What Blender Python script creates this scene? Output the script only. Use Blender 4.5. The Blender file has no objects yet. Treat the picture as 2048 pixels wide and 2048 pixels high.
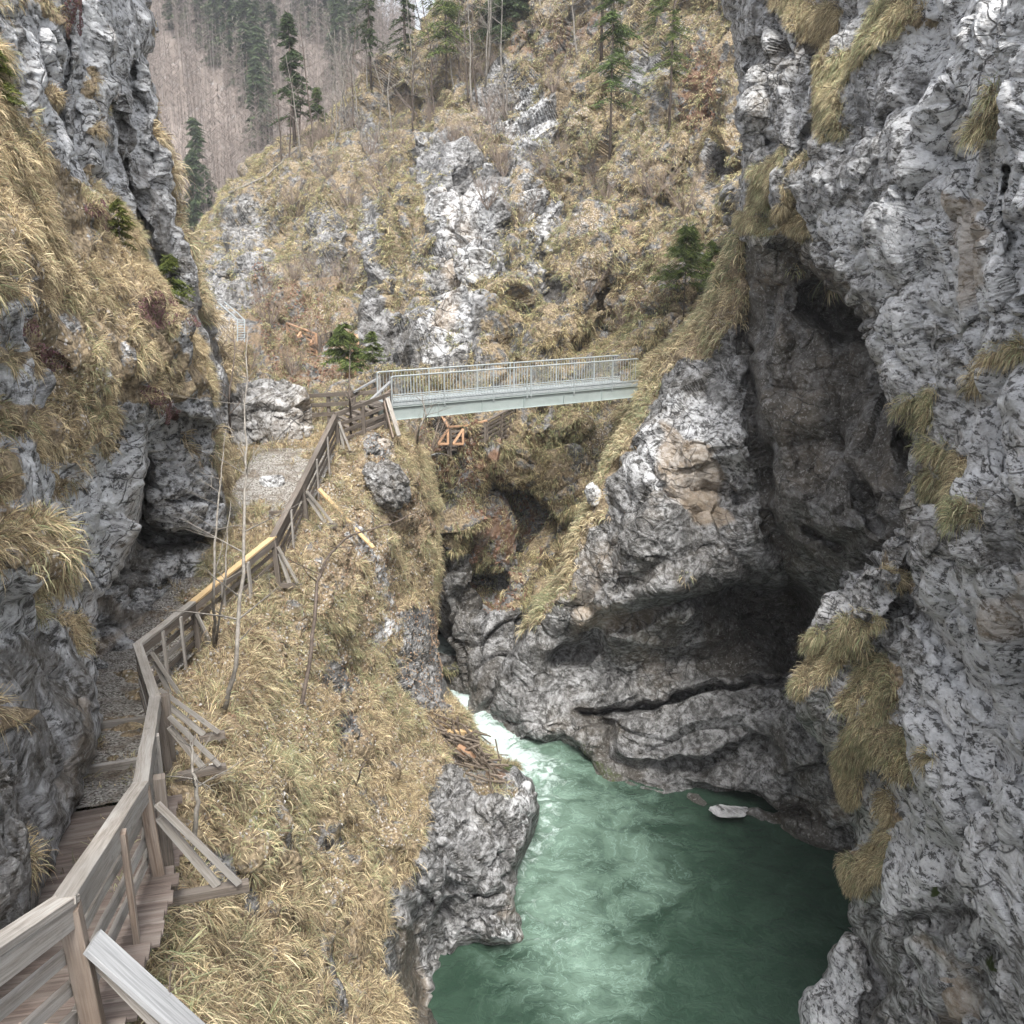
import bpy, math, random
import numpy as np
from mathutils import Vector
random.seed(7)
RNG = np.random.default_rng(11)
HAZE = True; EXPO = 1.8
scene = bpy.context.scene
COL = scene.collection
F = 1966.0                       # focal length in photo pixels (2048 px wide)
TH = math.radians(16.0)          # camera looks down by this much
CZ = 18.0                        # camera height above the pool
ST, CT = math.sin(TH), math.cos(TH)

def W(px, py, d):
    """point on the sight line of a photo pixel at depth d (numpy or scalar)"""
    xc = (px - 1024.0) / F * d
    yc = -(py - 1024.0) / F * d
    return xc, d * CT + yc * ST, CZ - d * ST + yc * CT
def WV(px, py, d):
    return Vector(W(px, py, d))
def PX(P):
    x, y, z = P[0], P[1], P[2] - CZ
    d = y * CT - z * ST
    u = y * ST + z * CT
    return 1024 + x / d * F, 1024 - u / d * F, d

# ---------------------------------------------------------------- noise
_perm = np.random.default_rng(3).permutation(256).astype(np.int32)
_perm = np.concatenate([_perm, _perm])
_g = np.random.default_rng(4).normal(size=(256, 3)); _g /= np.linalg.norm(_g, axis=1)[:, None]
_g = _g.astype(np.float32)
_rv = np.random.default_rng(5).random((256, 6)).astype(np.float32)
def _hash(x, y, z):
    return _perm[(_perm[(_perm[x & 255] + y) & 255] + z) & 255]
def perlin(p):
    f = np.floor(p); i = f.astype(np.int32); r = (p - f).astype(np.float32)
    w = r * r * r * (r * (r * 6 - 15) + 10)
    out = 0
    for dx in (0, 1):
        wx = w[:, 0] if dx else 1 - w[:, 0]
        for dy in (0, 1):
            wy = w[:, 1] if dy else 1 - w[:, 1]
            for dz in (0, 1):
                wz = w[:, 2] if dz else 1 - w[:, 2]
                g = _g[_hash(i[:, 0] + dx, i[:, 1] + dy, i[:, 2] + dz)]
                out = out + wx * wy * wz * (g[:, 0] * (r[:, 0] - dx) + g[:, 1] * (r[:, 1] - dy) + g[:, 2] * (r[:, 2] - dz))
    return out * 1.6
def fbm(p, o=4, gain=.5, ridged=False):
    s = 0; a = 1.0; t = 0
    for k in range(o):
        n = perlin(p * (2.03 ** k) + 17.3 * k)
        if ridged: n = 1 - 2 * np.abs(n)
        s = s + a * n; t += a; a *= gain
    return s / t
def facets(p, seed=0):
    """angular blocks: each Voronoi cell is a randomly tilted plane"""
    q = p + .35 * np.stack([perlin(p * .9 + 5), perlin(p * .9 + 31), perlin(p * .9 + 77)], 1)
    f = np.floor(q - .5); i = f.astype(np.int32) + seed; r = (q - f).astype(np.float32)
    best = np.full(len(p), 9e9, np.float32); h = np.zeros(len(p), np.float32); sec = best.copy()
    for dx in (0, 1):
        for dy in (0, 1):
            for dz in (0, 1):
                k = _rv[_hash(i[:, 0] + dx, i[:, 1] + dy, i[:, 2] + dz)]
                vx = r[:, 0] - dx - .15 - .7 * k[:, 0]; vy = r[:, 1] - dy - .15 - .7 * k[:, 1]; vz = r[:, 2] - dz - .15 - .7 * k[:, 2]
                d2 = vx * vx + vy * vy + vz * vz
                hh = vx * (k[:, 3] - .5) + vy * (k[:, 4] - .5) + vz * (k[:, 5] - .5) + (k[:, 3] + k[:, 5] - 1) * .35
                m = d2 < best
                sec = np.where(m, best, np.minimum(sec, d2))
                h = np.where(m, hh, h); best = np.where(m, d2, best)
    edge = np.clip((np.sqrt(sec) - np.sqrt(best)) / .12, 0, 1)
    return h * 2 - .35 * (1 - edge)
def n2(px, py, s, seed=0):
    p = np.stack([px / s, py / s, np.full(px.shape, 3.7 + seed)], 1)
    return perlin(p)

# ---------------------------------------------------------------- object helpers
def prop(o, label=None, cat=None, group=None, kind=None):
    if label: o['label'] = label
    if cat: o['category'] = cat
    if group: o['group'] = group
    if kind: o['kind'] = kind
    return o
def thing(name, loc, label, cat, group=None):
    o = bpy.data.objects.new(name, None); COL.objects.link(o)
    o.location = loc; o.empty_display_size = .2
    return prop(o, label, cat, group)
def link(name, me, mat=None, parent=None):
    if mat: me.materials.append(mat)
    o = bpy.data.objects.new(name, me); COL.objects.link(o)
    if parent is not None:
        o.parent = parent
        o.matrix_parent_inverse = __import__('mathutils').Matrix.Translation(parent.location).inverted()
    return o
def mesh_np(name, v, faces, nper, mat=None, parent=None, smooth=False, attrs=None, uv=None):
    me = bpy.data.meshes.new(name)
    v = np.asarray(v, np.float32); faces = np.asarray(faces, np.int32)
    me.vertices.add(len(v)); me.vertices.foreach_set('co', v.ravel())
    nf = len(faces)
    me.loops.add(nf * nper); me.loops.foreach_set('vertex_index', faces.ravel())
    me.polygons.add(nf)
    me.polygons.foreach_set('loop_start', np.arange(0, nf * nper, nper, dtype=np.int32))
    me.polygons.foreach_set('loop_total', np.full(nf, nper, np.int32))
    me.polygons.foreach_set('use_smooth', np.full(nf, smooth))
    if attrs:
        for k, a in attrs.items():
            at = me.attributes.new(k, 'FLOAT_COLOR', 'POINT')
            c = np.ones((len(v), 4), np.float32); c[:, :a.shape[1]] = a
            at.data.foreach_set('color', c.ravel())
    me.update(calc_edges=True)
    if uv is not None:
        l = me.uv_layers.new(name='UVMap'); l.data.foreach_set('uv', np.asarray(uv, np.float32).ravel())
    return link(name, me, mat, parent)

class MB:
    """collects beams, tubes and boxes into one mesh with grain UVs"""
    def __init__(s): s.v = []; s.f = []; s.uv = []
    def beam(s, a, b, w, h, up=(0, 0, 1), bev=.06, jit=0, roll=0):
        a = Vector(a); b = Vector(b); t = (b - a); L = t.length
        if L < 1e-5: return s
        t /= L; up = Vector(up)
        sd = t.cross(up)
        if sd.length < 1e-3: sd = t.cross(Vector((0, 1, 0)))
        sd.normalize(); un = sd.cross(t).normalized()
        if roll:
            c, q = math.cos(roll), math.sin(roll); sd, un = sd * c + un * q, un * c - sd * q
        e = min(w, h) * bev; W2, H2 = w / 2, h / 2
        prof = [(-W2 + e, -H2), (W2 - e, -H2), (W2, -H2 + e), (W2, H2 - e), (W2 - e, H2), (-W2 + e, H2), (-W2, H2 - e), (-W2, -H2 + e)]
        per = [0, w - 2 * e, w - e, w - e + h, w + h, 2 * w + h, 2 * w + h + e, 2 * w + 2 * h, 2 * w + 2 * h + e]
        n = 8; base = len(s.v); segs = max(1, int(L / .6)) if jit else 1; off = random.random() * 37
        for k in range(segs + 1):
            q = a + (b - a) * (k / segs)
            if jit: q = q + sd * random.uniform(-jit, jit) + un * random.uniform(-jit, jit)
            for x, y in prof: s.v.append(q + sd * x + un * y)
        for k in range(segs):
            for j in range(n):
                j2 = (j + 1) % n
                s.f.append((base + k * n + j, base + k * n + j2, base + (k + 1) * n + j2, base + (k + 1) * n + j))
                u0, u1 = k / segs * L + off, (k + 1) / segs * L + off
                s.uv.append([(u0, per[j] + off), (u0, per[j + 1] + off), (u1, per[j + 1] + off), (u1, per[j] + off)])
        for k, rev in ((0, True), (segs, False)):
            idx = [base + k * n + j for j in range(n)]
            if rev: idx = idx[::-1]
            s.f.append(tuple(idx)); s.uv.append([(off + prof[j][0] * .3, off + prof[j][1]) for j in range(n)])
        return s
    def tube(s, pts, rad, n=6, cap=True):
        pts = [Vector(p) for p in pts]
        if not hasattr(rad, '__len__'): rad = [rad] * len(pts)
        base = len(s.v); L = 0; off = random.random() * 37; Ls = []
        ref = Vector((.13, .31, .94))
        for k, p in enumerate(pts):
            t = (pts[min(k + 1, len(pts) - 1)] - pts[max(k - 1, 0)]).normalized()
            if abs(t.dot(ref)) > .95: ref = Vector((1, .1, 0))
            sd = t.cross(ref).normalized(); un = sd.cross(t)
            if k: L += (p - pts[k - 1]).length
            Ls.append(L)
            for j in range(n):
                a = 2 * math.pi * j / n
                s.v.append(p + (sd * math.cos(a) + un * math.sin(a)) * rad[k])
        for k in range(len(pts) - 1):
            for j in range(n):
                j2 = (j + 1) % n
                s.f.append((base + k * n + j, base + k * n + j2, base + (k + 1) * n + j2, base + (k + 1) * n + j))
                a0, a1 = off + j * .05, off + (j + 1) * .05
                s.uv.append([(Ls[k] + off, a0), (Ls[k] + off, a1), (Ls[k + 1] + off, a1), (Ls[k + 1] + off, a0)])
        if cap:
            for k, rev in ((0, True), (len(pts) - 1, False)):
                idx = [base + k * n + j for j in range(n)]
                if rev: idx = idx[::-1]
                s.f.append(tuple(idx)); s.uv.append([(off, off)] * n)
        return s
    def build(s, name, mat, parent=None, smooth=False):
        me = bpy.data.meshes.new(name)
        me.from_pydata([tuple(v) for v in s.v], [], s.f); me.update()
        l = me.uv_layers.new(name='UVMap')
        l.data.foreach_set('uv', np.array([c for f in s.uv for p in f for c in p], np.float32))
        if smooth: me.polygons.foreach_set('use_smooth', np.full(len(me.polygons), True))
        return link(name, me, mat, parent)

# ---------------------------------------------------------------- materials
def new_mat(name):
    m = bpy.data.materials.new(name); m.use_nodes = True
    nt = m.node_tree; nt.nodes.clear()
    out = nt.nodes.new('ShaderNodeOutputMaterial'); bs = nt.nodes.new('ShaderNodeBsdfPrincipled')
    nt.links.new(bs.outputs[0], out.inputs[0])
    return m, nt, bs
class NT:
    def __init__(s, nt): s.nt = nt
    def n(s, t, **k):
        nd = s.nt.nodes.new(t)
        for a, b in k.items(): setattr(nd, a, b)
        return nd
    def set(s, sock, v):
        if hasattr(v, 'is_output') or isinstance(v, bpy.types.NodeSocket): s.nt.links.new(v, sock)
        else: sock.default_value = v
    def attr(s, name):
        a = s.n('ShaderNodeAttribute', attribute_name=name); return a
    def sep(s, c):
        x = s.n('ShaderNodeSeparateColor'); s.set(x.inputs[0], c); return x.outputs
    def pos(s): return s.n('ShaderNodeNewGeometry').outputs['Position']
    def mapv(s, v, sc):
        m = s.n('ShaderNodeMapping'); s.set(m.inputs[0], v); m.inputs['Scale'].default_value = sc; return m.outputs[0]
    def noise(s, v, sc, det=6, rough=.55, dist=0, out=0):
        x = s.n('ShaderNodeTexNoise'); s.set(x.inputs['Vector'], v); x.inputs['Scale'].default_value = sc
        x.inputs['Detail'].default_value = det; x.inputs['Roughness'].default_value = rough
        x.inputs['Distortion'].default_value = dist
        return x.outputs[out]
    def vor(s, v, sc, feat='F1', rnd=1, out=0):
        x = s.n('ShaderNodeTexVoronoi', feature=feat); s.set(x.inputs['Vector'], v); x.inputs['Scale'].default_value = sc
        x.inputs['Randomness'].default_value = rnd
        return x.outputs[out]
    def ramp(s, f, a, b, c0=0., c1=1.):
        x = s.n('ShaderNodeMapRange'); x.interpolation_type = 'SMOOTHSTEP'
        s.set(x.inputs[0], f); x.inputs[1].default_value = a; x.inputs[2].default_value = b
        x.inputs[3].default_value = c0; x.inputs[4].default_value = c1
        return x.outputs[0]
    def math(s, op, a, b=0., clamp=False):
        x = s.n('ShaderNodeMath', operation=op); x.use_clamp = clamp
        s.set(x.inputs[0], a); s.set(x.inputs[1], b); return x.outputs[0]
    def mix(s, f, a, b, mode='MIX'):
        x = s.n('ShaderNodeMix', data_type='RGBA', blend_type=mode)
        s.set(x.inputs[0], f)
        for k, v in ((6, a), (7, b)):
            s.set(x.inputs[k], (*v, 1) if isinstance(v, tuple) and len(v) == 3 else v)
        return x.outputs[2]
    def bump(s, h, dist, st=1., nrm=None):
        x = s.n('ShaderNodeBump'); x.inputs['Distance'].default_value = dist; x.inputs['Strength'].default_value = st
        s.set(x.inputs['Height'], h)
        if nrm is not None: s.set(x.inputs['Normal'], nrm)
        return x.outputs[0]

def rock_material(name, grain=1.0, tone=1.0, crisp=1.0):
    m, nt, bs = new_mat(name); g = NT(nt)
    P = g.pos()
    wn = g.noise(P, .9 * grain, 2, out=1)
    wp = g.n('ShaderNodeVectorMath', operation='MULTIPLY_ADD')
    g.set(wp.inputs[0], wn); wp.inputs[1].default_value = (.5 / grain,) * 3; g.set(wp.inputs[2], P)
    Pw = wp.outputs[0]
    Pd = g.n('ShaderNodeMapping'); g.set(Pd.inputs[0], Pw); Pd.inputs['Rotation'].default_value = (.5, .75, .3); Pd.inputs['Scale'].default_value = (1, .42, 1.25)
    Pd = Pd.outputs[0]
    n1 = g.noise(P, .35 * grain, 4, .6); n2_ = g.noise(Pw, 2.2 * grain, 6, .70); n3 = g.noise(Pw, 9 * grain, 3, .7)
    mot = g.noise(Pd, 6.5 * grain, 5, .8)
    m1 = g.sep(g.attr('m1').outputs['Color']); m2 = g.sep(g.attr('m2').outputs['Color'])
    t = tone
    base = g.mix(g.ramp(n2_, .40, .60), (.135 * t, .133 * t, .13 * t), (.385 * t, .385 * t, .39 * t))
    base = g.mix(g.math('MULTIPLY', g.ramp(n1, .4, .65), .5), base, (.29 * t, .275 * t, .25 * t))
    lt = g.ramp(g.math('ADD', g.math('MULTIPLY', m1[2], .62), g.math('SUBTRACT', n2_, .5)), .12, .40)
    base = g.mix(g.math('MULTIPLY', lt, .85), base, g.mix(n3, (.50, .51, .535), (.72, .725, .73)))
    base = g.mix(g.math('MULTIPLY', g.ramp(mot, .50, .60), g.ramp(g.math('ADD', m1[2], g.math('MULTIPLY', n1, .6)), .25, .85, .22, .92)), base, (.68, .69, .70))
    base = g.mix(g.math('MULTIPLY', g.ramp(mot, .42, .475, 1, 0), .88), base, (.03, .029, .027))
    crs = g.ramp(g.noise(Pw, .95 * grain, 5, .66), .5, .66)
    base = g.mix(g.math('MULTIPLY', g.math('MULTIPLY', crs, g.ramp(m1[2], .2, .9, 1, .25)), .62), base, g.mix(mot, (.05, .05, .05), (.19, .19, .19)))
    wm = g.ramp(g.math('ADD', g.math('MULTIPLY', m2[0], .7), g.math('SUBTRACT', n1, .42)), .22, .5)
    base = g.mix(g.math('MULTIPLY', wm, .6), base, g.mix(n3, (.30, .22, .14), (.44, .36, .27)))
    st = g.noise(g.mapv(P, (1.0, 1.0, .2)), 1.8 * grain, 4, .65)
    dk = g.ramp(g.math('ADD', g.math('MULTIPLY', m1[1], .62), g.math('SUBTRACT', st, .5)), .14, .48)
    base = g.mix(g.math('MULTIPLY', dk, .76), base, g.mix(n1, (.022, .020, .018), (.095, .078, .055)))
    fl = g.math('MULTIPLY', g.ramp(g.noise(P, 13 * grain, 4, .75), .55, .62), g.ramp(dk, 0, 1, .3, .75))
    base = g.mix(fl, base, g.mix(n1, (.20, .19, .17), (.52, .52, .52)))
    cr = g.vor(Pd, 1.7 * grain, 'DISTANCE_TO_EDGE')
    ck = g.math('MULTIPLY', g.ramp(cr, .0, .03, 1, 0), g.ramp(n1, .45, .6))
    base = g.mix(g.math('MULTIPLY', ck, .75), base, (.03, .03, .03))
    ms = g.ramp(g.math('ADD', m2[2], g.math('SUBTRACT', n3, .5)), .45, .7)
    base = g.mix(ms, base, (.05, .07, .018))
    gn2 = g.noise(P, 11, 4, .7)
    soil = g.mix(g.ramp(gn2, .35, .65), (.12, .09, .058), (.38, .30, .195))
    soil = g.mix(g.math('MULTIPLY', g.ramp(n2_, .5, .7), .5), soil, (.15, .14, .08))
    soil = g.mix(g.ramp(g.math('ADD', m2[1], g.math('SUBTRACT', gn2, .5)), .35, .75), soil, g.mix(n3, (.12, .065, .045), (.27, .175, .115)))
    peb = g.math('MULTIPLY', g.ramp(g.vor(P, 11, 'F1'), .28, .34, 1, 0), g.ramp(n1, .45, .6))
    soil = g.mix(g.math('MULTIPLY', peb, .8), soil, (.56, .54, .52))
    gm = g.ramp(g.math('ADD', m1[0], g.math('MULTIPLY', g.math('SUBTRACT', n2_, .5), 1.7)), .42, .56)
    g.set(bs.inputs['Base Color'], g.mix(gm, base, soil))
    bs.inputs['Specular IOR Level'].default_value = .3
    g.set(bs.inputs['Roughness'], g.ramp(dk, 0, 1, .85, .55))
    vb = g.n('ShaderNodeTexVoronoi', feature='F1', distance='CHEBYCHEV'); g.set(vb.inputs['Vector'], Pd); vb.inputs['Scale'].default_value = 3.2 * grain
    vb.inputs['Detail'].default_value = 1.5; vb.inputs['Roughness'].default_value = .55
    hgt = g.math('ADD', g.math('MULTIPLY', vb.outputs[0], .7), g.math('ADD', g.math('MULTIPLY', mot, .5), g.math('MULTIPLY', ck, -.25)))
    g.set(bs.inputs['Normal'], g.bump(hgt, .15 * crisp / grain, .9))
    return m

def wood_material(name, c0, c1, c2, worn=.5):
    m, nt, bs = new_mat(name); g = NT(nt)
    uv = g.n('ShaderNodeUVMap').outputs[0]
    gr = g.noise(g.mapv(uv, (2.2, 60, 1)), 1, 5, .6, .3)
    g2 = g.noise(g.mapv(uv, (.8, 9, 1)), 1, 4, .6)
    bl = g.noise(uv, 4, 5, .6)
    c = g.mix(g.ramp(gr, .3, .7), c0, c1)
    c = g.mix(g.math('MULTIPLY', g.ramp(g2, .4, .7), worn), c, c2)
    c = g.mix(g.math('MULTIPLY', g.ramp(bl, .58, .8), .5), c, tuple(x * .35 for x in c0))
    tn = g.noise(g.mapv(uv, (.45, .45, 1)), 1, 0, .5); c = g.mix(g.ramp(tn, .35, .65, .0, .55), c, tuple(x * .42 for x in c1))
    kn = g.ramp(g.vor(g.mapv(uv, (2.2, 6, 1)), 1), .05, .12, 1, 0)
    c = g.mix(g.math('MULTIPLY', kn, .6), c, tuple(x * .4 for x in c1))
    g.set(bs.inputs['Base Color'], c); bs.inputs['Roughness'].default_value = .8
    bs.inputs['Specular IOR Level'].default_value = .25
    g.set(bs.inputs['Normal'], g.bump(gr, .004, .8))
    return m
def simple_mat(name, c0, c1, sc=8, rough=.8, bump=.0, metal=0., spec=.3, coord='pos'):
    m, nt, bs = new_mat(name); g = NT(nt); P = g.pos()
    n = g.noise(P, sc, 5, .65)
    g.set(bs.inputs['Base Color'], g.mix(g.ramp(n, .3, .7), c0, c1))
    bs.inputs['Roughness'].default_value = rough; bs.inputs['Metallic'].default_value = metal
    bs.inputs['Specular IOR Level'].default_value = spec
    if bump: g.set(bs.inputs['Normal'], g.bump(n, bump))
    return m
def blade_mat(name, trans=.25):
    m, nt, bs = new_mat(name); g = NT(nt)
    c = g.attr('tint').outputs['Color']
    g.set(bs.inputs['Base Color'], c); bs.inputs['Roughness'].default_value = .75
    bs.inputs['Specular IOR Level'].default_value = .2
    tr = g.n('ShaderNodeBsdfTranslucent'); g.set(tr.inputs[0], c)
    mx = g.n('ShaderNodeMixShader'); mx.inputs[0].default_value = trans
    out = [n for n in nt.nodes if n.type == 'OUTPUT_MATERIAL'][0]
    nt.links.new(bs.outputs[0], mx.inputs[1]); nt.links.new(tr.outputs[0], mx.inputs[2]); nt.links.new(mx.outputs[0], out.inputs[0])
    return m

# ---------------------------------------------------------------- relief patches of the gorge
def seg_dist(px, py, poly):
    """signed distance (inside positive) and nearest outline point"""
    best = np.full(px.shape, 9e9); qx = px.copy(); qy = py.copy(); ins = np.zeros(px.shape, bool)
    n = len(poly)
    for k in range(n):
        ax, ay = poly[k]; bx, by = poly[(k + 1) % n]
        ex, ey = bx - ax, by - ay; L = ex * ex + ey * ey + 1e-9
        t = np.clip(((px - ax) * ex + (py - ay) * ey) / L, 0, 1)
        cx, cy = ax + t * ex, ay + t * ey
        d = (px - cx) ** 2 + (py - cy) ** 2
        m = d < best; best = np.where(m, d, best); qx = np.where(m, cx, qx); qy = np.where(m, cy, qy)
        c = ((ay > py) != (by > py)) & (px < (bx - ax) * (py - ay) / (by - ay + 1e-12) + ax)
        ins ^= c
    d = np.sqrt(best)
    return np.where(ins, d, -d), qx, qy
def rbf(ctrl, px, py):
    c = np.array(ctrl, float); X = c[:, :2] / 400.; n = len(c)
    def phi(r2): return .5 * r2 * np.log(r2 + 1e-9)
    K = phi(((X[:, None] - X[None]) ** 2).sum(-1)) + np.eye(n) * .003
    Pm = np.concatenate([np.ones((n, 1)), X], 1)
    A = np.block([[K, Pm], [Pm.T, np.zeros((3, 3))]])
    w = np.linalg.solve(A, np.concatenate([c[:, 2], np.zeros(3)]))
    out = w[n] + w[n + 1] * px / 400. + w[n + 2] * py / 400.
    for k in range(n):
        out = out + w[k] * phi((px / 400. - X[k, 0]) ** 2 + (py / 400. - X[k, 1]) ** 2)
    return out
def line_w(px, py, pts, wid):
    """1 on a polyline, falling to 0 at wid pixels"""
    best = np.full(px.shape, 9e9)
    for k in range(len(pts) - 1):
        ax, ay = pts[k]; bx, by = pts[k + 1]
        ex, ey = bx - ax, by - ay; L = ex * ex + ey * ey + 1e-9
        t = np.clip(((px - ax) * ex + (py - ay) * ey) / L, 0, 1)
        best = np.minimum(best, (px - ax - t * ex) ** 2 + (py - ay - t * ey) ** 2)
    return np.exp(-best / (wid * wid) * 1.6)
PATCH = {}
def patch(name, poly, ctrl, step, mat, amp=(.6, .35, .12, .05), size=(3., 1.1, .4), strata=None, roll=(30, .8), back=.18,
          cuts=(), bumps=(), paint=(), base=(0, 0, 0, 0, 0, 0), rag=(9, 5), margin=44, soft=.35, seed=0, tus=.4, el=(.3, .3, -.9)):
    P = np.array(poly, float)
    x0, y0 = P.min(0) - margin; x1, y1 = P.max(0) + margin
    gx = np.arange(x0, x1, step); gy = np.arange(y0, y1, step); Wd, H = len(gx), len(gy)
    px, py = [a.ravel() for a in np.meshgrid(gx, gy)]
    sgn = seed * 13
    wx = rag[0] * n2(px, py, 55, 1 + sgn) + rag[1] * n2(px, py, 16, 2 + sgn); wy = rag[0] * n2(px, py, 55, 5 + sgn) + rag[1] * n2(px, py, 16, 6 + sgn)
    sd, qx, qy = seg_dist(px + wx, py + wy, poly)
    out = sd < 0
    ux = np.where(out, qx - wx, px); uy = np.where(out, qy - wy, py)
    d = rbf(ctrl, ux, uy)
    bx = px + 1.6 * rag[0] * n2(px, py, 55, 1 + sgn) + .8 * wx; by = py + 1.6 * rag[0] * n2(px, py, 55, 5 + sgn) + .8 * wy   # irregular coordinates for cuts and paint
    for pts, wid, dd in cuts:
        pa = np.array(pts, float); mg = wid * 2.4
        s_ = np.where((bx > pa[:, 0].min() - mg) & (bx < pa[:, 0].max() + mg) & (by > pa[:, 1].min() - mg) & (by < pa[:, 1].max() + mg))[0]
        d[s_] += dd * line_w(bx[s_], by[s_], pts, wid)
    for cx, cy, rx, ry, rot, dd in bumps:
        c, s = math.cos(math.radians(rot)), math.sin(math.radians(rot))
        ex, ey = (bx - cx) * c + (by - cy) * s, -(bx - cx) * s + (by - cy) * c
        r2 = (ex / rx) ** 2 + (ey / ry) ** 2
        d = d + dd * np.exp(-r2 ** 1.5)
    s = np.clip(sd / roll[0], 0, 1)
    d = d + np.where(out, roll[1] - sd * back, roll[1] * (1 - np.sqrt(np.clip(1 - (1 - s) ** 2, 0, 1))))
    # paint masks: grass, dark, light, warm, litter, moss
    M = np.zeros((len(px), 6), np.float32) + np.array(base, np.float32)
    for ch, pts, wid, val in paint:
        ci = 'gdlwrm'.index(ch); pa = np.array(pts, float); mg = max(wid * 2.2, 12)
        s_ = np.where((bx > pa[:, 0].min() - mg) & (bx < pa[:, 0].max() + mg) & (by > pa[:, 1].min() - mg) & (by < pa[:, 1].max() + mg))[0]
        if wid > 0: w = line_w(bx[s_], by[s_], pts, wid)
        else:
            q, _, _ = seg_dist(bx[s_], by[s_], pts); w = np.clip((q + 10) / 20, 0, 1)
        M[s_, ci] = M[s_, ci] * (1 - w) + val * w
    X, Y, Z = W(ux, uy, d); pos = np.stack([X, Y, Z], 1)
    G = pos.reshape(H, Wd, 3)
    nr = np.cross(np.gradient(G, axis=1), np.gradient(G, axis=0)).reshape(-1, 3)
    nr /= np.linalg.norm(nr, axis=1)[:, None] + 1e-9
    flip = (nr * (pos - np.array([0, 0, CZ]))).sum(1) > 0
    nr[flip] *= -1
    nr = nr.reshape(H, Wd, 3)
    for _ in range(8):
        nr[1:-1, 1:-1] = (nr[1:-1, 1:-1] * 2 + nr[2:, 1:-1] + nr[:-2, 1:-1] + nr[1:-1, 2:] + nr[1:-1, :-2]) / 6
    nr = nr.reshape(-1, 3); nr /= np.linalg.norm(nr, axis=1)[:, None] + 1e-9
    gr = np.clip((M[:, 0] + .5 * perlin((pos * .9).astype(np.float32)) - .3) * 2.5, 0, 1)
    dsx = np.linalg.norm(np.gradient(G, axis=1), axis=2).ravel(); dsy = np.linalg.norm(np.gradient(G, axis=0), axis=2).ravel()
    ds = np.maximum(dsx, dsy); fade = lambda s_: np.clip(s_ / (3.6 * ds) - .12, 0, 1)
    p = pos.astype(np.float32) + seed * 7.7
    h = amp[0] * fbm(p / size[0], 4) * 1.2 * fade(size[0] * .5)
    rk = 1 - (1 - soft) * gr
    ev_ = np.array(el, np.float32); ev_ /= np.linalg.norm(ev_); pe = p - np.outer(p @ ev_, ev_) * .62      # blocks drawn out along the bedding
    h = h + rk * (amp[1] * facets(pe / size[1], seed) * fade(size[1] * .5) + amp[2] * facets(pe / size[2], seed + 3) * fade(size[2] * .6))
    h = h + rk * amp[3] * fbm(p / .22, 3, .7) * fade(.2)
    h = h + gr * tus * (np.abs(perlin(p / (size[2] * 1.9))) - .25) * fade(size[2])
    if strata:
        (sx, sy, sz), ls, sa = strata
        t = (p[:, 0] * sx + p[:, 1] * sy + p[:, 2] * sz) / ls + .5 * fbm(p / (ls * 2.5), 3)
        fr = t - np.floor(t)
        h = h + rk * fade(ls * .5) * sa * (np.minimum(fr / .8, (1 - fr) / .2) - .5)
    pos = pos + nr * h[:, None]
    # relax the surface where the sampling is stretched, so no slices show
    st = np.clip((ds / (step * d / F) - 2.6) / 3.0, 0, 1).reshape(H, Wd, 1); Q = pos.reshape(H, Wd, 3).copy()
    for _ in range(7):
        B = Q.copy(); B[1:-1, 1:-1] = (Q[2:, 1:-1] + Q[:-2, 1:-1] + Q[1:-1, 2:] + Q[1:-1, :-2]) / 4
        Q = Q * (1 - st * .8) + B * (st * .8)
    pos = Q.reshape(-1, 3)
    keep = (sd > -margin + 2).reshape(H, Wd)
    q = keep[:-1, :-1] & keep[1:, :-1] & keep[:-1, 1:] & keep[1:, 1:]
    idx = np.arange(H * Wd).reshape(H, Wd)
    fc = np.stack([idx[:-1, :-1][q], idx[1:, :-1][q], idx[1:, 1:][q], idx[:-1, 1:][q]], 1)
    used = np.zeros(H * Wd, bool); used[fc.ravel()] = True
    rm = np.cumsum(used) - 1
    o = mesh_np(name, pos[used], rm[fc], 4, mat, smooth=False, attrs={'m1': M[used, :3], 'm2': M[used, 3:]})
    prop(o, kind='structure')
    PATCH[name] = dict(pos=pos, nr=nr, M=M, sd=sd, px=ux, py=uy, d=d, H=H, W=Wd, inside=sd > 2)
    return o
# ================================================================= setting
ROCK = rock_material('limestone', 1.0)
ROCKF = rock_material('limestone_far', .6, .8)
ROCKR = rock_material('limestone_right', .95, 1.22)  # lighter limestone copy: tone raised to make up for this wall's weak light

# walkway line: handrail top points (photo pixel, depth) -> world
RAILPX = [(-150, 1990, 4.7), (128, 1800, 6.2), (281, 1568, 9.8), (310, 1395, 14.0), (275, 1290, 17.0),
          (385, 1205, 20.5), (545, 1075, 23.5), (603, 965, 26.5), (670, 830, 31.0)]
RAIL = [WV(*p) for p in RAILPX]
RH = 1.08
DECK = [p - Vector((0, 0, RH)) for p in RAIL]          # right edge of the walkway
WID = [1.5, 1.45, 1.3, 1.3, 1.5, 2.0, 1.9, 2.2, 2.2]
LEFT = []
for k, p in enumerate(DECK):
    t = (DECK[min(k + 1, len(DECK) - 1)] - DECK[max(k - 1, 0)]); t.z = 0; t.normalize()
    LEFT.append(p + Vector((-t.y, t.x, 0)) * WID[k])

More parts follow.
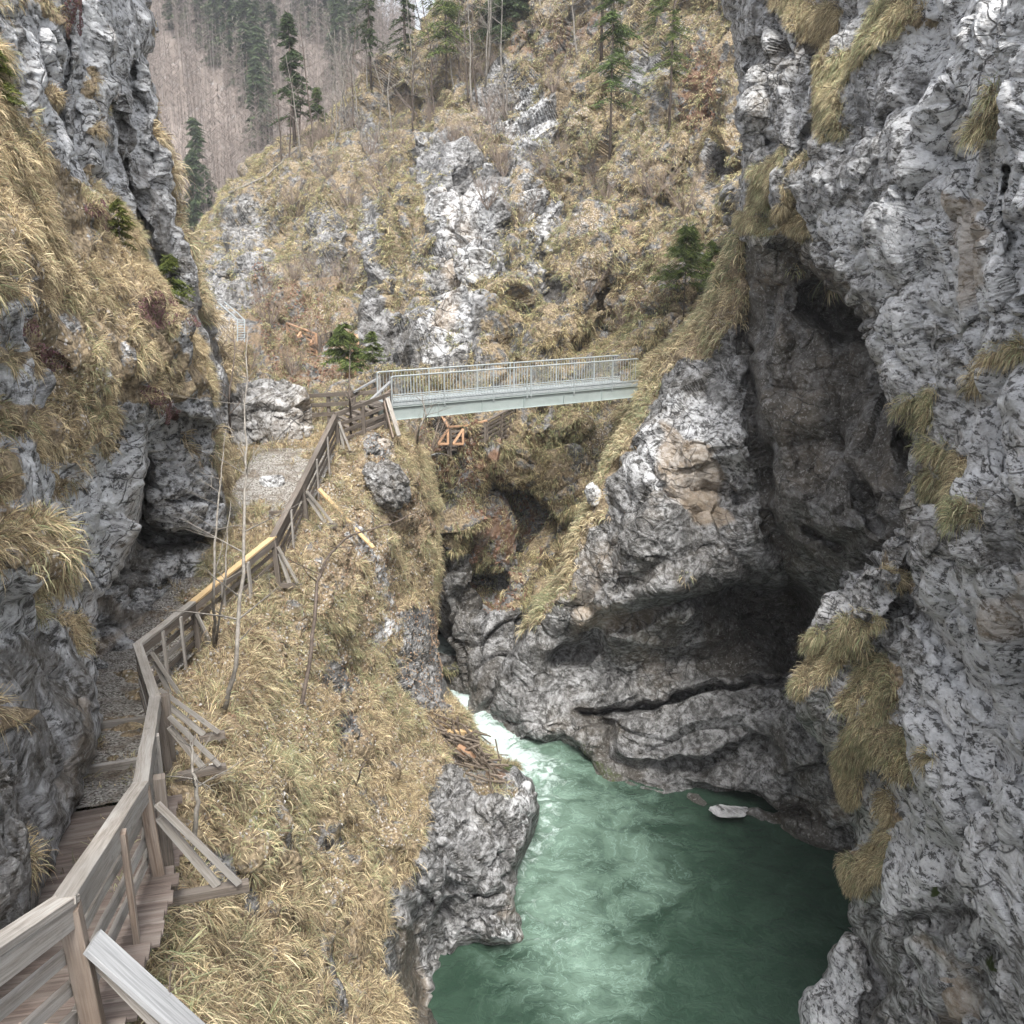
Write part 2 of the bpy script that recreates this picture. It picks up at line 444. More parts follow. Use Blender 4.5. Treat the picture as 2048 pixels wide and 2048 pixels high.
# ---- middle gorge wall (behind the bridge)
M_poly = [(360, 500), (398, 466), (456, 392), (498, 329), (551, 290), (610, 262), (650, 235), (700, 190), (760, 130), (830, 70), (880, 20), (900, -60),
          (1700, -60), (1700, 800), (1450, 1100), (1200, 1300), (1080, 1560), (860, 1560), (700, 1300), (560, 1000), (300, 1000), (300, 700)]
M_ctrl = [(398, 466, 78), (500, 335, 84), (640, 240, 88), (742, 160, 86), (850, 60, 80), (1000, -20, 74), (1200, -20, 68), (1400, -20, 58), (1600, 0, 50),
          (1000, 120, 72), (1200, 200, 62), (1450, 300, 49), (1550, 500, 44), (1400, 550, 44.5), (1200, 600, 46), (1000, 650, 45), (850, 600, 48), (750, 700, 46), (650, 500, 62),
          (600, 650, 52), (450, 700, 48), (450, 600, 58), (400, 520, 70), (900, 350, 60), (1100, 400, 56), (700, 350, 72),
          (560, 790, 42), (430, 800, 42), (620, 800, 40), (800, 850, 38.5), (900, 900, 40), (1000, 860, 41), (1100, 850, 41.5), (1200, 750, 43), (950, 1000, 39.5),
          (1050, 1050, 40.5), (1150, 1000, 40.5), (900, 1200, 39), (950, 1350, 38.6), (900, 1350, 39.6), (1000, 1480, 38), (860, 1300, 40), (1100, 1300, 39), (1300, 1000, 42), (860, 1500, 39)]
M_cuts = [([(1120, 270), (1090, 330), (1010, 400), (1010, 480), (970, 560), (1000, 640)], 14, 1.4), ([(1110, 530), (1080, 600), (1070, 690)], 16, 2.6),
          ([(720, 560), (712, 640), (720, 740)], 18, 2.5), ([(745, 200), (735, 330), (700, 480), (690, 620)], 22, 1.6), ([(820, 300), (760, 420), (730, 560)], 16, -1.5),
          ([(880, 260), (900, 420), (960, 520)], 20, -1.2), ([(1490, 150), (1500, 330), (1495, 470)], 20, -2.0), ([(1180, 300), (1250, 520), (1180, 700)], 40, 1.2),
          ([(1330, 300), (1300, 450), (1240, 600)], 35, -1.4), ([(500, 480), (560, 560), (600, 640)], 25, -1.5), ([(420, 560), (480, 560)], 18, 1.6),
          ([(880, 960), (872, 1100), (880, 1320)], 20, 1.2), ([(1010, 1000), (1000, 1140)], 14, 1.5), ([(940, 1050), (935, 1200)], 16, 1.4), ([(875, 1260), (885, 1330)], 22, 1.6),
          ([(960, 760), (930, 840)], 30, 1.0), ([(1100, 60), (1050, 120), (960, 160)], 30, 1.5),
          ([(1250, 150), (1130, 420), (1040, 700)], 48, 2.4), ([(1330, 160), (1200, 450), (1110, 700)], 44, -1.8), ([(1420, 240), (1290, 480), (1180, 690)], 40, 2.0), ([(890, 230), (760, 420), (690, 620)], 40, 2.2), ([(960, 240), (830, 420), (750, 620)], 36, -1.4), ([(640, 330), (560, 480), (500, 640)], 40, 2.4), ([(1200, 800), (1060, 960), (960, 1180)], 30, 1.2), ([(1140, 780), (1000, 940)], 26, -.9)]
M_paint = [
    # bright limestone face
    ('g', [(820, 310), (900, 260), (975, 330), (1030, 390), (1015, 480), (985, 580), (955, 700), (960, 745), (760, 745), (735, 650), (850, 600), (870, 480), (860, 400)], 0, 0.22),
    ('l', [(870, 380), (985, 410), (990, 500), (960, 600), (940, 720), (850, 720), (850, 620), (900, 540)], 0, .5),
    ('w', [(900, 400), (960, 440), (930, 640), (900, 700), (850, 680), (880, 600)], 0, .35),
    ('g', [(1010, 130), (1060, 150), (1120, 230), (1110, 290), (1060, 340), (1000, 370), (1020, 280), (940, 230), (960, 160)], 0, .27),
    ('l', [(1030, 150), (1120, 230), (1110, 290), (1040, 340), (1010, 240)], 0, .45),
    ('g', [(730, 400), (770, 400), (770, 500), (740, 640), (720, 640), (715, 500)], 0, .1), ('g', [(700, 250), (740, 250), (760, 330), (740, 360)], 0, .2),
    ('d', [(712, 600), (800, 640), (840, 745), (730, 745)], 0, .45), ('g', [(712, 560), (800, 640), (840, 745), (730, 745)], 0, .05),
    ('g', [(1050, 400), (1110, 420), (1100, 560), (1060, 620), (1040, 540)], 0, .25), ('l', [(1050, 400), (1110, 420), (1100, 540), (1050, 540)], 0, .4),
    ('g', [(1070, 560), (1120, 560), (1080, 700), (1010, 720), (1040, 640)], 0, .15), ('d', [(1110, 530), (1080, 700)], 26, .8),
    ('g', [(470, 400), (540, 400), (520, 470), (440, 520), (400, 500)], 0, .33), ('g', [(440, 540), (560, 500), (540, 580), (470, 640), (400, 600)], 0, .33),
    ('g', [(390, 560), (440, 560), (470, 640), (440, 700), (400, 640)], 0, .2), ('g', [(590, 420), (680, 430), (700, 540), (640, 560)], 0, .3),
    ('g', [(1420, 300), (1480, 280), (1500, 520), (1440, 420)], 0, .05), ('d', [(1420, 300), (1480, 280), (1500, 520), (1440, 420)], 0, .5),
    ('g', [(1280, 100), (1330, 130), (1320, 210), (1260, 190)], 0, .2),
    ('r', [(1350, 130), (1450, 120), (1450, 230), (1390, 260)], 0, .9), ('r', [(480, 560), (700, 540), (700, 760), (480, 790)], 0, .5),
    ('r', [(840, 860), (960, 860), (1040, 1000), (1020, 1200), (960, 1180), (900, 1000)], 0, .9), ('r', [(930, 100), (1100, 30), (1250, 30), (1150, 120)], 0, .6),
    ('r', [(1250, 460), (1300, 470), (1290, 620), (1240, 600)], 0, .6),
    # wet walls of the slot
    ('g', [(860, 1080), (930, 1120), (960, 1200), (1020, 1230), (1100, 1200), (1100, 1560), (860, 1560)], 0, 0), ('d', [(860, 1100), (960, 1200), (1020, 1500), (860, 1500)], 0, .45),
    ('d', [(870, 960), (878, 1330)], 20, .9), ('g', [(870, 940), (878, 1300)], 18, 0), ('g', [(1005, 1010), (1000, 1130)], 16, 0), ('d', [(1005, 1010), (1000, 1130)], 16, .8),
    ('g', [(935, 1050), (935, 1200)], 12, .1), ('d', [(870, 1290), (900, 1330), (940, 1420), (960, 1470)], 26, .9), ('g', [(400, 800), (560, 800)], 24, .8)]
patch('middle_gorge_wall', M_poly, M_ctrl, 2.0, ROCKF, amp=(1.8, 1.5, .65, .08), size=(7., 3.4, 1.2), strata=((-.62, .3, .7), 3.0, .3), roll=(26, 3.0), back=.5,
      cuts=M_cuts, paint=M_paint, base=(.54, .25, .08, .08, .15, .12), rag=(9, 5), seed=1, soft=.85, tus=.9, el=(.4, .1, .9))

# ---- rock with the big overhang, right bank
O_poly = [(1490, 430), (1440, 560), (1400, 640), (1322, 700), (1262, 765), (1228, 860), (1213, 930), (1165, 1060), (1122, 1160), (1062, 1235), (1012, 1330), (985, 1420), (1000, 1500), (1030, 1700),
          (1300, 1900), (1800, 1900), (1960, 1500), (1960, 700), (1800, 430)]
O_ctrl = [(1500, 450, 31), (1440, 560, 35), (1400, 640, 36.5), (1330, 700, 38), (1275, 765, 39), (1232, 860, 38.2), (1215, 930, 37.2), (1165, 1060, 36.6), (1122, 1160, 36.4), (1062, 1235, 36.4), (1012, 1330, 36.8),
          (1400, 760, 35.5), (1350, 850, 34.6), (1300, 950, 33.8), (1450, 950, 33.2), (1400, 1100, 32.4), (1300, 1080, 33.0), (1200, 1150, 34.2), (1150, 1240, 34.8), (1350, 1200, 32.0), (1480, 1130, 31.8), (1230, 1260, 33.6),
          (1540, 700, 31), (1520, 900, 31), (1560, 1080, 31.2), (1700, 700, 28.5), (1650, 900, 28.5), (1640, 1050, 27.5), (1720, 1100, 25.5), (1620, 600, 29), (1760, 900, 25.5),
          (1040, 1380, 36.6), (1000, 1440, 37.2), (1190, 1320, 36.2), (1350, 1300, 35.6), (1500, 1260, 36.5), (1600, 1250, 35), (1190, 1440, 35.2), (1400, 1420, 33.8), (1580, 1400, 32.5),
          (1040, 1512, 35.2), (1130, 1525, 34.8), (1200, 1545, 34.0), (1250, 1580, 33.0), (1380, 1612, 32.0), (1500, 1635, 31.4), (1620, 1690, 29.9), (1710, 1710, 29.4), (1350, 1560, 32.6), (1500, 1540, 32.0), (1650, 1600, 29.6),
          (1300, 1900, 32), (1800, 1900, 28), (1900, 1500, 24), (1900, 800, 24.5), (1750, 450, 26), (1000, 1700, 37)]
O_cuts = [([(1120, 1330), (1200, 1262), (1290, 1235), (1400, 1195), (1500, 1160), (1590, 1200)], 22, 1.6), ([(1480, 1200), (1560, 1230), (1600, 1300)], 60, 3.4),
          ([(1170, 1425), (1260, 1418), (1400, 1385), (1500, 1372), (1610, 1350)], 9, 1.1), ([(1215, 1405), (1400, 1362), (1600, 1325)], 12, -.45),
          ([(1175, 1430), (1220, 1460), (1240, 1530)], 12, .9), ([(1230, 1530), (1330, 1540), (1420, 1520), (1540, 1490)], 11, .7), ([(1240, 1505), (1330, 1520), (1430, 1498)], 14, -.4),
          ([(1360, 1590), (1500, 1600), (1620, 1630)], 18, .9), ([(1030, 1500), (1120, 1490), (1180, 1520)], 20, 1.1),
          ([(1495, 480), (1500, 640), (1490, 760), (1510, 880), (1530, 1000), (1560, 1100), (1600, 1230)], 15, 1.3), ([(1580, 500), (1640, 600), (1690, 700), (1720, 760)], 34, .7),
          ([(1640, 610), (1760, 700)], 34, 2.5), ([(1560, 640), (1540, 800), (1580, 960), (1680, 1060)], 26, -.8), ([(1820, 880), (1850, 900)], 22, 2.5),
          ([(1380, 980), (1480, 1000), (1530, 960)], 14, .6), ([(1270, 900), (1350, 990), (1400, 1040)], 16, .5), ([(1240, 1180), (1340, 1120), (1420, 1090)], 16, .45),
          ([(1690, 820), (1700, 950), (1760, 1050)], 20, 1.2), ([(1620, 1060), (1680, 1100)], 16, 1.2)]
O_bumps = [(1300, 1050, 80, 60, -20, -1.1), (1420, 900, 90, 70, 30, -1.1), (1150, 1180, 40, 60, 0, -.5), (1600, 800, 50, 70, 20, -.8), (1560, 1010, 40, 60, 0, -.7), (1360, 780, 60, 40, 30, -.5),
           (1250, 1470, 60, 40, 0, -.4), (1450, 1450, 90, 40, -8, -.35), (1180, 1480, 40, 40, 0, -.5), (1080, 1440, 40, 50, 0, -.5)]
O_paint = [
    ('g', [(1275, 745), (1340, 660), (1420, 560), (1470, 440), (1500, 440), (1490, 640), (1420, 700), (1320, 745), (1270, 860), (1250, 930), (1215, 1000), (1165, 1100), (1110, 1200), (1060, 1250), (1040, 1240), (1100, 1130), (1160, 1010), (1200, 900)], 0, .95),
    ('l', [(1300, 820), (1420, 790), (1500, 860), (1480, 960), (1360, 1000), (1240, 960)], 0, .45), ('w', [(1320, 850), (1400, 880), (1460, 1040), (1400, 1060), (1340, 980)], 0, .7),
    ('l', [(1120, 1230), (1200, 1200), (1280, 1230), (1180, 1290)], 0, .4), ('w', [(1130, 1220), (1260, 1210), (1230, 1260), (1150, 1290)], 0, .35),
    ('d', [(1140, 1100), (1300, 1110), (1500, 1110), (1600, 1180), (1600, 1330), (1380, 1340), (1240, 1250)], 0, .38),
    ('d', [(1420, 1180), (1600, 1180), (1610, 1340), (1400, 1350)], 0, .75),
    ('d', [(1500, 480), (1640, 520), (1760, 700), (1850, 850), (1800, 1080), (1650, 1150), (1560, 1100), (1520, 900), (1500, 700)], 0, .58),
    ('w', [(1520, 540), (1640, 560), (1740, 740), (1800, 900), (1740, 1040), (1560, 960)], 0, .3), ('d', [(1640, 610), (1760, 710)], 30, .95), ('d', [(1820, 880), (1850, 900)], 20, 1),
    ('d', [(1000, 1440), (1030, 1505), (1130, 1525), (1200, 1545), (1250, 1580), (1380, 1612), (1500, 1635), (1620, 1690), (1710, 1710)], 20, 1.0),
    ('d', [(1170, 1420), (1220, 1470), (1200, 1530)], 26, .8), ('d', [(1230, 1540), (1300, 1560)], 18, .8), ('m', [(1170, 1500), (1230, 1560)], 25, .55), ('m', [(1040, 1505), (1120, 1520)], 14, .6),
    ('d', [(1495, 480), (1500, 760), (1530, 1000), (1600, 1230)], 16, .85), ('d', [(1000, 1240), (960, 1300), (1000, 1500)], 30, .4),
    ('d', [(1400, 1560), (1640, 1600), (1700, 1720), (1500, 1660)], 0, .7), ('d', [(1560, 1500), (1600, 1560)], 24, .6)]
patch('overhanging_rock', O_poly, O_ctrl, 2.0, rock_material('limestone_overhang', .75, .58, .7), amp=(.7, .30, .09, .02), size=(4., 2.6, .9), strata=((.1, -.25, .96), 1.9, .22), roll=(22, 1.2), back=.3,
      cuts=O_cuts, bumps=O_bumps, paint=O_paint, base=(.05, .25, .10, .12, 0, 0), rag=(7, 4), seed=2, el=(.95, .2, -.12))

# ---- near cliff on the right
R_poly = [(1430, -120), (1468, 60), (1482, 200), (1492, 330), (1478, 470), (1520, 500), (1580, 470), (1640, 515), (1700, 560), (1745, 640), (1775, 740), (1840, 820), (1862, 880), (1850, 960), (1800, 1080), (1720, 1150), (1655, 1200), (1620, 1280),
          (1600, 1350), (1603, 1420), (1640, 1480), (1690, 1550), (1716, 1640), (1704, 1740), (1712, 1830), (1716, 1855), (1690, 1900), (1640, 1950), (1600, 2000), (1550, 2110), (1480, 2250), (2260, 2250), (2260, -120)]
R_ctrl = [(1440, -100, 30), (1475, 100, 30), (1490, 300, 30), (1480, 460, 30.5), (1600, 0, 27), (1560, 300, 27), (1580, 460, 26.5), (1700, 120, 23), (1700, 400, 22.5), (1720, 580, 22), (1775, 740, 21), (1850, 860, 20), (1820, 1040, 20), (1720, 1150, 21),
          (1640, 1240, 21.8), (1603, 1380, 22.4), (1640, 1480, 22.4), (1700, 1600, 22.6), (1706, 1740, 23), (1716, 1850, 22.8), (1690, 1905, 23.6), (1600, 2000, 23.4), (1560, 2080, 22.8),
          (1900, 0, 17.5), (2048, 0, 14.5), (1900, 300, 17.2), (2048, 400, 14), (1900, 650, 17.5), (2048, 800, 13.8), (1950, 1000, 16.0), (2048, 1200, 13.8), (1850, 1250, 18.4), (1750, 1350, 20.2), (1900, 1500, 16.8), (2048, 1600, 13.8),
          (1800, 1600, 19.4), (1800, 1780, 19.2), (1850, 1950, 18.4), (2048, 2048, 14.5), (1750, 1950, 21.2), (1680, 2020, 22), (1800, 2100, 19.5), (2200, 1000, 11.5), (2200, 2200, 12), (2200, 0, 12)]
R_cuts = [([(1500, 100), (1530, 250), (1520, 380)], 20, 1.2), ([(1620, 60), (1640, 200), (1600, 330), (1580, 440)], 16, .9), ([(1700, 300), (1760, 330), (1740, 420)], 16, 1.0), ([(1830, 240), (1850, 300), (1900, 330)], 14, .7),
          ([(1760, 320), (1700, 400), (1640, 450)], 12, .6), ([(2010, 330), (2020, 420), (2010, 500)], 7, .6), ([(1860, 870), (1840, 900)], 20, 1.2), ([(1880, 960), (1850, 1080), (1790, 1180), (1740, 1320)], 18, .8), ([(1890, 1110), (1960, 1180), (2048, 1200)], 14, .5),
          ([(1800, 1200), (1850, 1260), (1900, 1340), (1960, 1400)], 18, .6), ([(1780, 1100), (1740, 1210), (1700, 1300)], 12, -.5), ([(1720, 1860), (1790, 1840), (1860, 1850), (1900, 1830)], 12, .7), ([(1730, 1880), (1760, 1960), (1740, 2040)], 34, 1.4),
          ([(1800, 1850), (1850, 1960), (1900, 2060)], 14, .6), ([(1640, 1480), (1740, 1560), (1760, 1700)], 14, .4), ([(1880, 700), (1960, 640), (2048, 600)], 10, .4), ([(1880, 640), (1820, 600), (1790, 520)], 14, .5), ([(1950, 1500), (2048, 1560)], 10, .35),
          ([(1880, 1580), (1960, 1620), (2040, 1700)], 9, .35), ([(1920, 1980), (1980, 1900), (2048, 1880)], 12, .5)]
R_bumps = [(1780, 1790, 60, 70, 0, -.8), (1680, 1700, 50, 90, 0, -.5), (1920, 200, 80, 70, 20, -.6), (1830, 480, 60, 50, -30, -.6), (1960, 520, 60, 90, 0, -.4), (1900, 760, 60, 50, 0, -.5), (1980, 1050, 60, 60, 0, -.5), (1740, 1260, 40, 70, 20, -.5), (1680, 1390, 60, 60, 0, -.4),
           (1870, 1650, 80, 80, 0, -.4), (1620, 2000, 60, 70, 30, -.5), (1560, 380, 40, 60, 0, -.7), (1660, 250, 40, 60, 0, -.6)]
R_paint = [
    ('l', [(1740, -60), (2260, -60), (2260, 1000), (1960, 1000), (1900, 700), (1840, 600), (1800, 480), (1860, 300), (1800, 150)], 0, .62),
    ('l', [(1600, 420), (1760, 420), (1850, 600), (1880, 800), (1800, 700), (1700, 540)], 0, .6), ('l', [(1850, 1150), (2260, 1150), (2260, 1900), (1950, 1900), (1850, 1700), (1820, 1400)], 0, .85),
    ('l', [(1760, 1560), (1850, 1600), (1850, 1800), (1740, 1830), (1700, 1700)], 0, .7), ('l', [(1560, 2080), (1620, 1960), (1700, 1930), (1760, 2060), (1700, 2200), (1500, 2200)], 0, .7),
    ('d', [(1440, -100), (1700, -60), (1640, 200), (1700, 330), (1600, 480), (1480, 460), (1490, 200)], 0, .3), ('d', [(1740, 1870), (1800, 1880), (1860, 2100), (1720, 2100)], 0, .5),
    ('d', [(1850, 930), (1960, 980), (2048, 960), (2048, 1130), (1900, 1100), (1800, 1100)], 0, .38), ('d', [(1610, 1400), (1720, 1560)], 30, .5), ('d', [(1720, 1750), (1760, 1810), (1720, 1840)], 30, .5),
    ('w', [(1900, 380), (1960, 400), (1980, 560), (1920, 640), (1880, 480)], 0, .5), ('w', [(1960, 400), (1945, 520)], 12, .9), ('w', [(2048, 1150), (2048, 1350), (1960, 1250)], 0, .5), ('w', [(1850, 1880), (1920, 1960), (1900, 2060)], 20, .6),
    ('m', [(1965, 1930), (1970, 1945)], 9, .9), ('m', [(1850, 1790), (1858, 1810)], 8, .9), ('m', [(1932, 1825), (1938, 1845)], 8, .9), ('m', [(1955, 1595), (1965, 1600)], 7, .9), ('m', [(2012, 1380), (2016, 1390)], 7, .9)]
RG = [([(1560, -20), (1600, 30)], 30), ([(1650, 30), (1620, 60)], 30), ([(1800, 10), (1770, 60), (1735, 95)], 34), ([(1660, 80), (1650, 130)], 24), ([(1720, 110), (1690, 160), (1670, 200)], 26), ([(1650, 150), (1660, 190)], 20),
      ([(1655, 225), (1665, 255)], 30), ([(1560, 310), (1530, 370), (1505, 420)], 17), ([(1630, 320), (1600, 360), (1580, 395)], 13), ([(1570, 430), (1595, 460)], 30), ([(1480, 440), (1520, 450)], 18),
      ([(2010, 200), (1990, 260)], 24), ([(2020, 700), (1950, 740), (1920, 790)], 14), ([(1870, 800), (1880, 830)], 22), ([(1900, 910), (1930, 950), (1940, 990)], 24), ([(1880, 960), (1900, 1010)], 20), ([(1930, 1020), (1970, 1030)], 20), ([(1815, 960), (1820, 1000)], 22),
      ([(1805, 1130), (1795, 1170)], 11), ([(1700, 1270), (1650, 1310), (1620, 1370)], 38), ([(1740, 1330), (1700, 1400)], 30), ([(1770, 1350), (1760, 1430), (1730, 1500)], 34), ([(1720, 1460), (1700, 1530), (1710, 1580)], 28), ([(1790, 1480), (1800, 1540)], 26),
      ([(1890, 1510), (1880, 1520)], 18), ([(1770, 1600), (1770, 1640)], 16), ([(1760, 1680), (1730, 1730), (1710, 1760)], 28)]
for pts, w in RG: R_paint.append(('g', pts, w, 1.0))
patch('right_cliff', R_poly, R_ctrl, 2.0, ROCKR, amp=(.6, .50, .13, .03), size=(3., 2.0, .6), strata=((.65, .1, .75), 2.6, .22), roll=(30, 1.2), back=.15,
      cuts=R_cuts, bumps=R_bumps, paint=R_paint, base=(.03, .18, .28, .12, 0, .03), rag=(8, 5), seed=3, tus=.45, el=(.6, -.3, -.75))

# ---- slope and headland below the walkway
def under(p, dz, dd=0):
    x, y, d = PX((p.x, p.y, p.z - dz)); return (x, y, d + dd)
S_poly = [(-200, 1500), (100, 1250), (250, 1150), (380, 1000), (440, 880), (470, 820), (560, 840), (620, 850), (665, 868), (720, 852), (800, 872), (858, 930), (874, 1010), (872, 1100), (866, 1200), (872, 1290), (884, 1350), (910, 1405), (930, 1448), (954, 1486), (1012, 1524),
          (1060, 1560), (1080, 1615), (1066, 1680), (1040, 1730), (1022, 1790), (1044, 1850), (1050, 1890), (1000, 1906), (905, 1905), (884, 1950), (872, 2010), (860, 2200), (-300, 2200)]
S_ctrl = [(185, 2120, 7.9), (360, 2048, 9.0), (520, 2048, 12.5), (700, 2048, 17), (800, 2048, 20), (862, 2048, 22.6), (400, 1800, 12.2), (600, 1750, 17.2), (780, 1750, 21.5), (840, 1800, 22.6), (1000, 1850, 25.4), (1040, 1700, 26.4), (900, 1700, 24.4), (1070, 1600, 28), (960, 1600, 27),
          (950, 1450, 32), (850, 1400, 30), (700, 1400, 24.5), (550, 1400, 20), (450, 1400, 17.4), (420, 1600, 14.6), (560, 1560, 17.6), (450, 1250, 20.4), (600, 1200, 23.6), (750, 1200, 28), (800, 1300, 30), (860, 1200, 34), (640, 1060, 26.2), (750, 1000, 30.4), (870, 1000, 34),
          (480, 1000, 28), (450, 900, 31), (560, 930, 30.6), (690, 885, 31.8), (780, 865, 33.2), (600, 845, 34), (470, 830, 36), (1000, 1905, 25.6), (900, 1905, 25.0), (-200, 1700, 10), (-200, 2200, 6), (400, 2200, 8), (860, 2200, 19.5), (450, 1130, 22.6), (700, 1600, 21.2)]
for k in range(9):
    S_ctrl.append(under(DECK[k], .45 if k < 3 else .12)); S_ctrl.append(under(LEFT[k], .5 if k < 3 else .15))
for k in range(3, 8):
    S_ctrl.append(under((DECK[k] + DECK[k + 1]) / 2, .12)); S_ctrl.append(under((LEFT[k] + LEFT[k + 1]) / 2, .15))
S_cuts = [([(590, 1150), (700, 1300), (760, 1330)], 20, -.3), ([(820, 1480), (850, 1600), (870, 1700)], 16, .5), ([(800, 1720), (850, 1840), (850, 2040)], 26, .8), ([(560, 1480), (640, 1560)], 14, .3), ([(460, 1700), (520, 1800), (520, 1880)], 18, .6), ([(640, 1600), (700, 1640)], 14, .4),
          ([(880, 1900), (910, 1820), (960, 1790)], 24, .9), ([(1030, 1760), (960, 1800), (900, 1770)], 14, .6), ([(700, 1380), (690, 1480)], 16, .4), ([(640, 1920), (680, 2040)], 18, .5)]
S_bumps = [(780, 960, 60, 50, 30, -1.0), (730, 900, 30, 22, 0, -.5), (1000, 1590, 60, 60, 0, -.8), (1000, 1870, 45, 35, 0, -.8), (760, 1470, 60, 90, 0, -.7), (620, 1450, 60, 60, 0, -.3), (450, 1560, 60, 50, 0, -.3), (830, 1260, 40, 50, 0, -.8), (940, 1480, 50, 30, 30, -.5), (560, 1700, 80, 60, 0, -.4), (700, 1850, 60, 80, 0, -.5)]
S_paint = [
    ('g', [(700, 1060), (760, 1130), (790, 1210), (760, 1300)], 26, .42), ('l', [(700, 1060), (760, 1130), (790, 1210), (760, 1300)], 40, .6), ('g', [(620, 1100), (660, 1180)], 18, .45), ('g', [(560, 1180), (600, 1260)], 14, .5), ('g', [(560, 1620), (600, 1700)], 20, .45), ('g', [(690, 1560), (760, 1600)], 16, .4),
    ('g', [(880, 1540), (960, 1510), (1012, 1490), (1090, 1560), (1110, 1700), (1060, 1760), (1080, 1920), (890, 1930), (880, 2220), (800, 2220), (790, 2000), (760, 1860), (830, 1740), (850, 1620)], 0, .02),
    ('l', [(1000, 1510), (1080, 1600), (1070, 1660), (1000, 1600)], 0, .4), ('w', [(960, 1790), (1030, 1780), (1050, 1900), (900, 1910)], 0, .3), ('l', [(980, 1830), (1045, 1850), (1040, 1900), (960, 1890)], 0, .4),
    ('d', [(800, 1840), (850, 1860), (870, 2200), (780, 2200)], 0, .75), ('w', [(800, 1840), (850, 1860), (870, 2200), (780, 2200)], 0, .4), ('d', [(880, 1600), (960, 1600), (960, 1700), (880, 1760)], 0, .25),
    ('g', [(805, 1230), (870, 1220), (905, 1370), (890, 1440), (840, 1420), (800, 1350)], 0, .05), ('g', [(745, 950), (800, 960), (820, 1010), (770, 1010)], 0, .05), ('g', [(735, 890), (775, 905)], 20, .05),
    ('g', [(640, 1330), (700, 1340), (710, 1480), (680, 1500)], 0, .25), ('g', [(400, 1690), (500, 1720), (530, 1850), (490, 1840)], 0, .3), ('g', [(640, 1640), (700, 1650), (720, 1720), (640, 1700)], 0, .35), ('g', [(650, 1840), (700, 1860), (690, 2048), (620, 2048), (640, 1940)], 0, .35),
    ('r', [(400, 900), (560, 900), (620, 1100), (760, 1050), (800, 1200), (760, 1360), (640, 1330), (560, 1260), (440, 1250), (400, 1100)], 0, .32),
    ('g', [(900, 1450), (1000, 1500), (1040, 1580), (960, 1600), (900, 1540)], 0, .5), ('r', [(900, 1450), (1000, 1500), (1000, 1600)], 40, .8),
    ('m', [(1000, 1510), (1020, 1530)], 14, .8)]
patch('gorge_slope', S_poly, S_ctrl, 2.0, rock_material('limestone_slope', 1.0, .7), amp=(.34, .26, .13, .05), size=(2.4, 1.2, .45), roll=(24, 1.2), back=.25,
      cuts=S_cuts, bumps=S_bumps, paint=S_paint, base=(.70, .25, .12, .08, .16, .1), rag=(6, 4), seed=4, soft=.35, tus=.5)

# ---- left cliff: rear wall, alcove, near bulge
L2_poly = [(150, -120), (322, -120), (300, 0), (306, 60), (292, 115), (300, 165), (312, 260), (330, 330), (345, 400), (356, 450), (374, 500), (392, 560), (430, 680), (462, 740), (468, 775), (470, 900), (300, 900), (120, 500)]
L2_ctrl = [(318, -100, 27.5), (300, 20, 27), (292, 115, 26.3), (312, 260, 26.6), (345, 400, 27), (392, 560, 28.5), (460, 740, 31), (200, 0, 21), (220, 200, 21.5), (250, 400, 22), (300, 520, 23.5), (380, 680, 26.5), (350, 850, 27), (150, 500, 20), (160, -100, 20), (280, 400, 24.4), (260, 200, 24.2)]
patch('left_cliff_rear', L2_poly, L2_ctrl, 1.6, ROCK, amp=(.6, .42, .14, .03), size=(2.6, 1.8, .8), roll=(12, .7), back=.2, el=(.1, .5, .85),
      cuts=[([(215, 200), (240, 330), (290, 480), (340, 560)], 16, 1.6), ([(270, 120), (290, 260), (300, 340)], 12, .8), ([(400, 640), (440, 720)], 18, 1.6), ([(250, 60), (262, 180)], 9, .6), ([(285, 380), (310, 500)], 12, -.5)],
      paint=[('d', [(205, 180), (230, 200), (300, 340), (350, 420), (385, 560), (300, 560), (240, 420)], 0, .6), ('d', [(380, 600), (470, 760)], 40, .8), ('g', [(322, -100), (312, 250), (365, 460), (470, 760)], 5, .9),
             ('l', [(130, -100), (260, -100), (270, 120), (210, 180), (150, 100)], 0, .6), ('l', [(270, 250), (330, 350), (340, 420), (300, 340)], 0, .45), ('l', [(345, 610), (380, 640), (400, 720), (360, 640)], 0, .6), ('g', [(395, 560), (470, 765)], 12, .8)],
      base=(.06, .25, .45, .12, 0, 0), rag=(6, 4), seed=5)
L3_poly = [(220, 720), (430, 760), (440, 860), (448, 960), (456, 1060), (460, 1130), (450, 1200), (420, 1300), (150, 1420), (140, 1150), (200, 900)]
L3_ctrl = [(240, 740, 21.5), (430, 780, 24.5), (440, 900, 25), (450, 1040, 25.5), (455, 1120, 25.5), (300, 830, 21.8), (350, 930, 22.4), (380, 1040, 23.2), (290, 960, 22.2), (300, 1100, 23.4), (400, 1120, 24.6), (350, 1150, 23.6), (300, 1160, 22.6), (200, 1200, 20.2), (190, 1290, 20.2),
           (250, 1250, 21.4), (300, 1222, 22.8), (400, 1190, 24.3), (440, 1150, 25.2), (350, 1300, 21.5), (200, 1400, 18)]
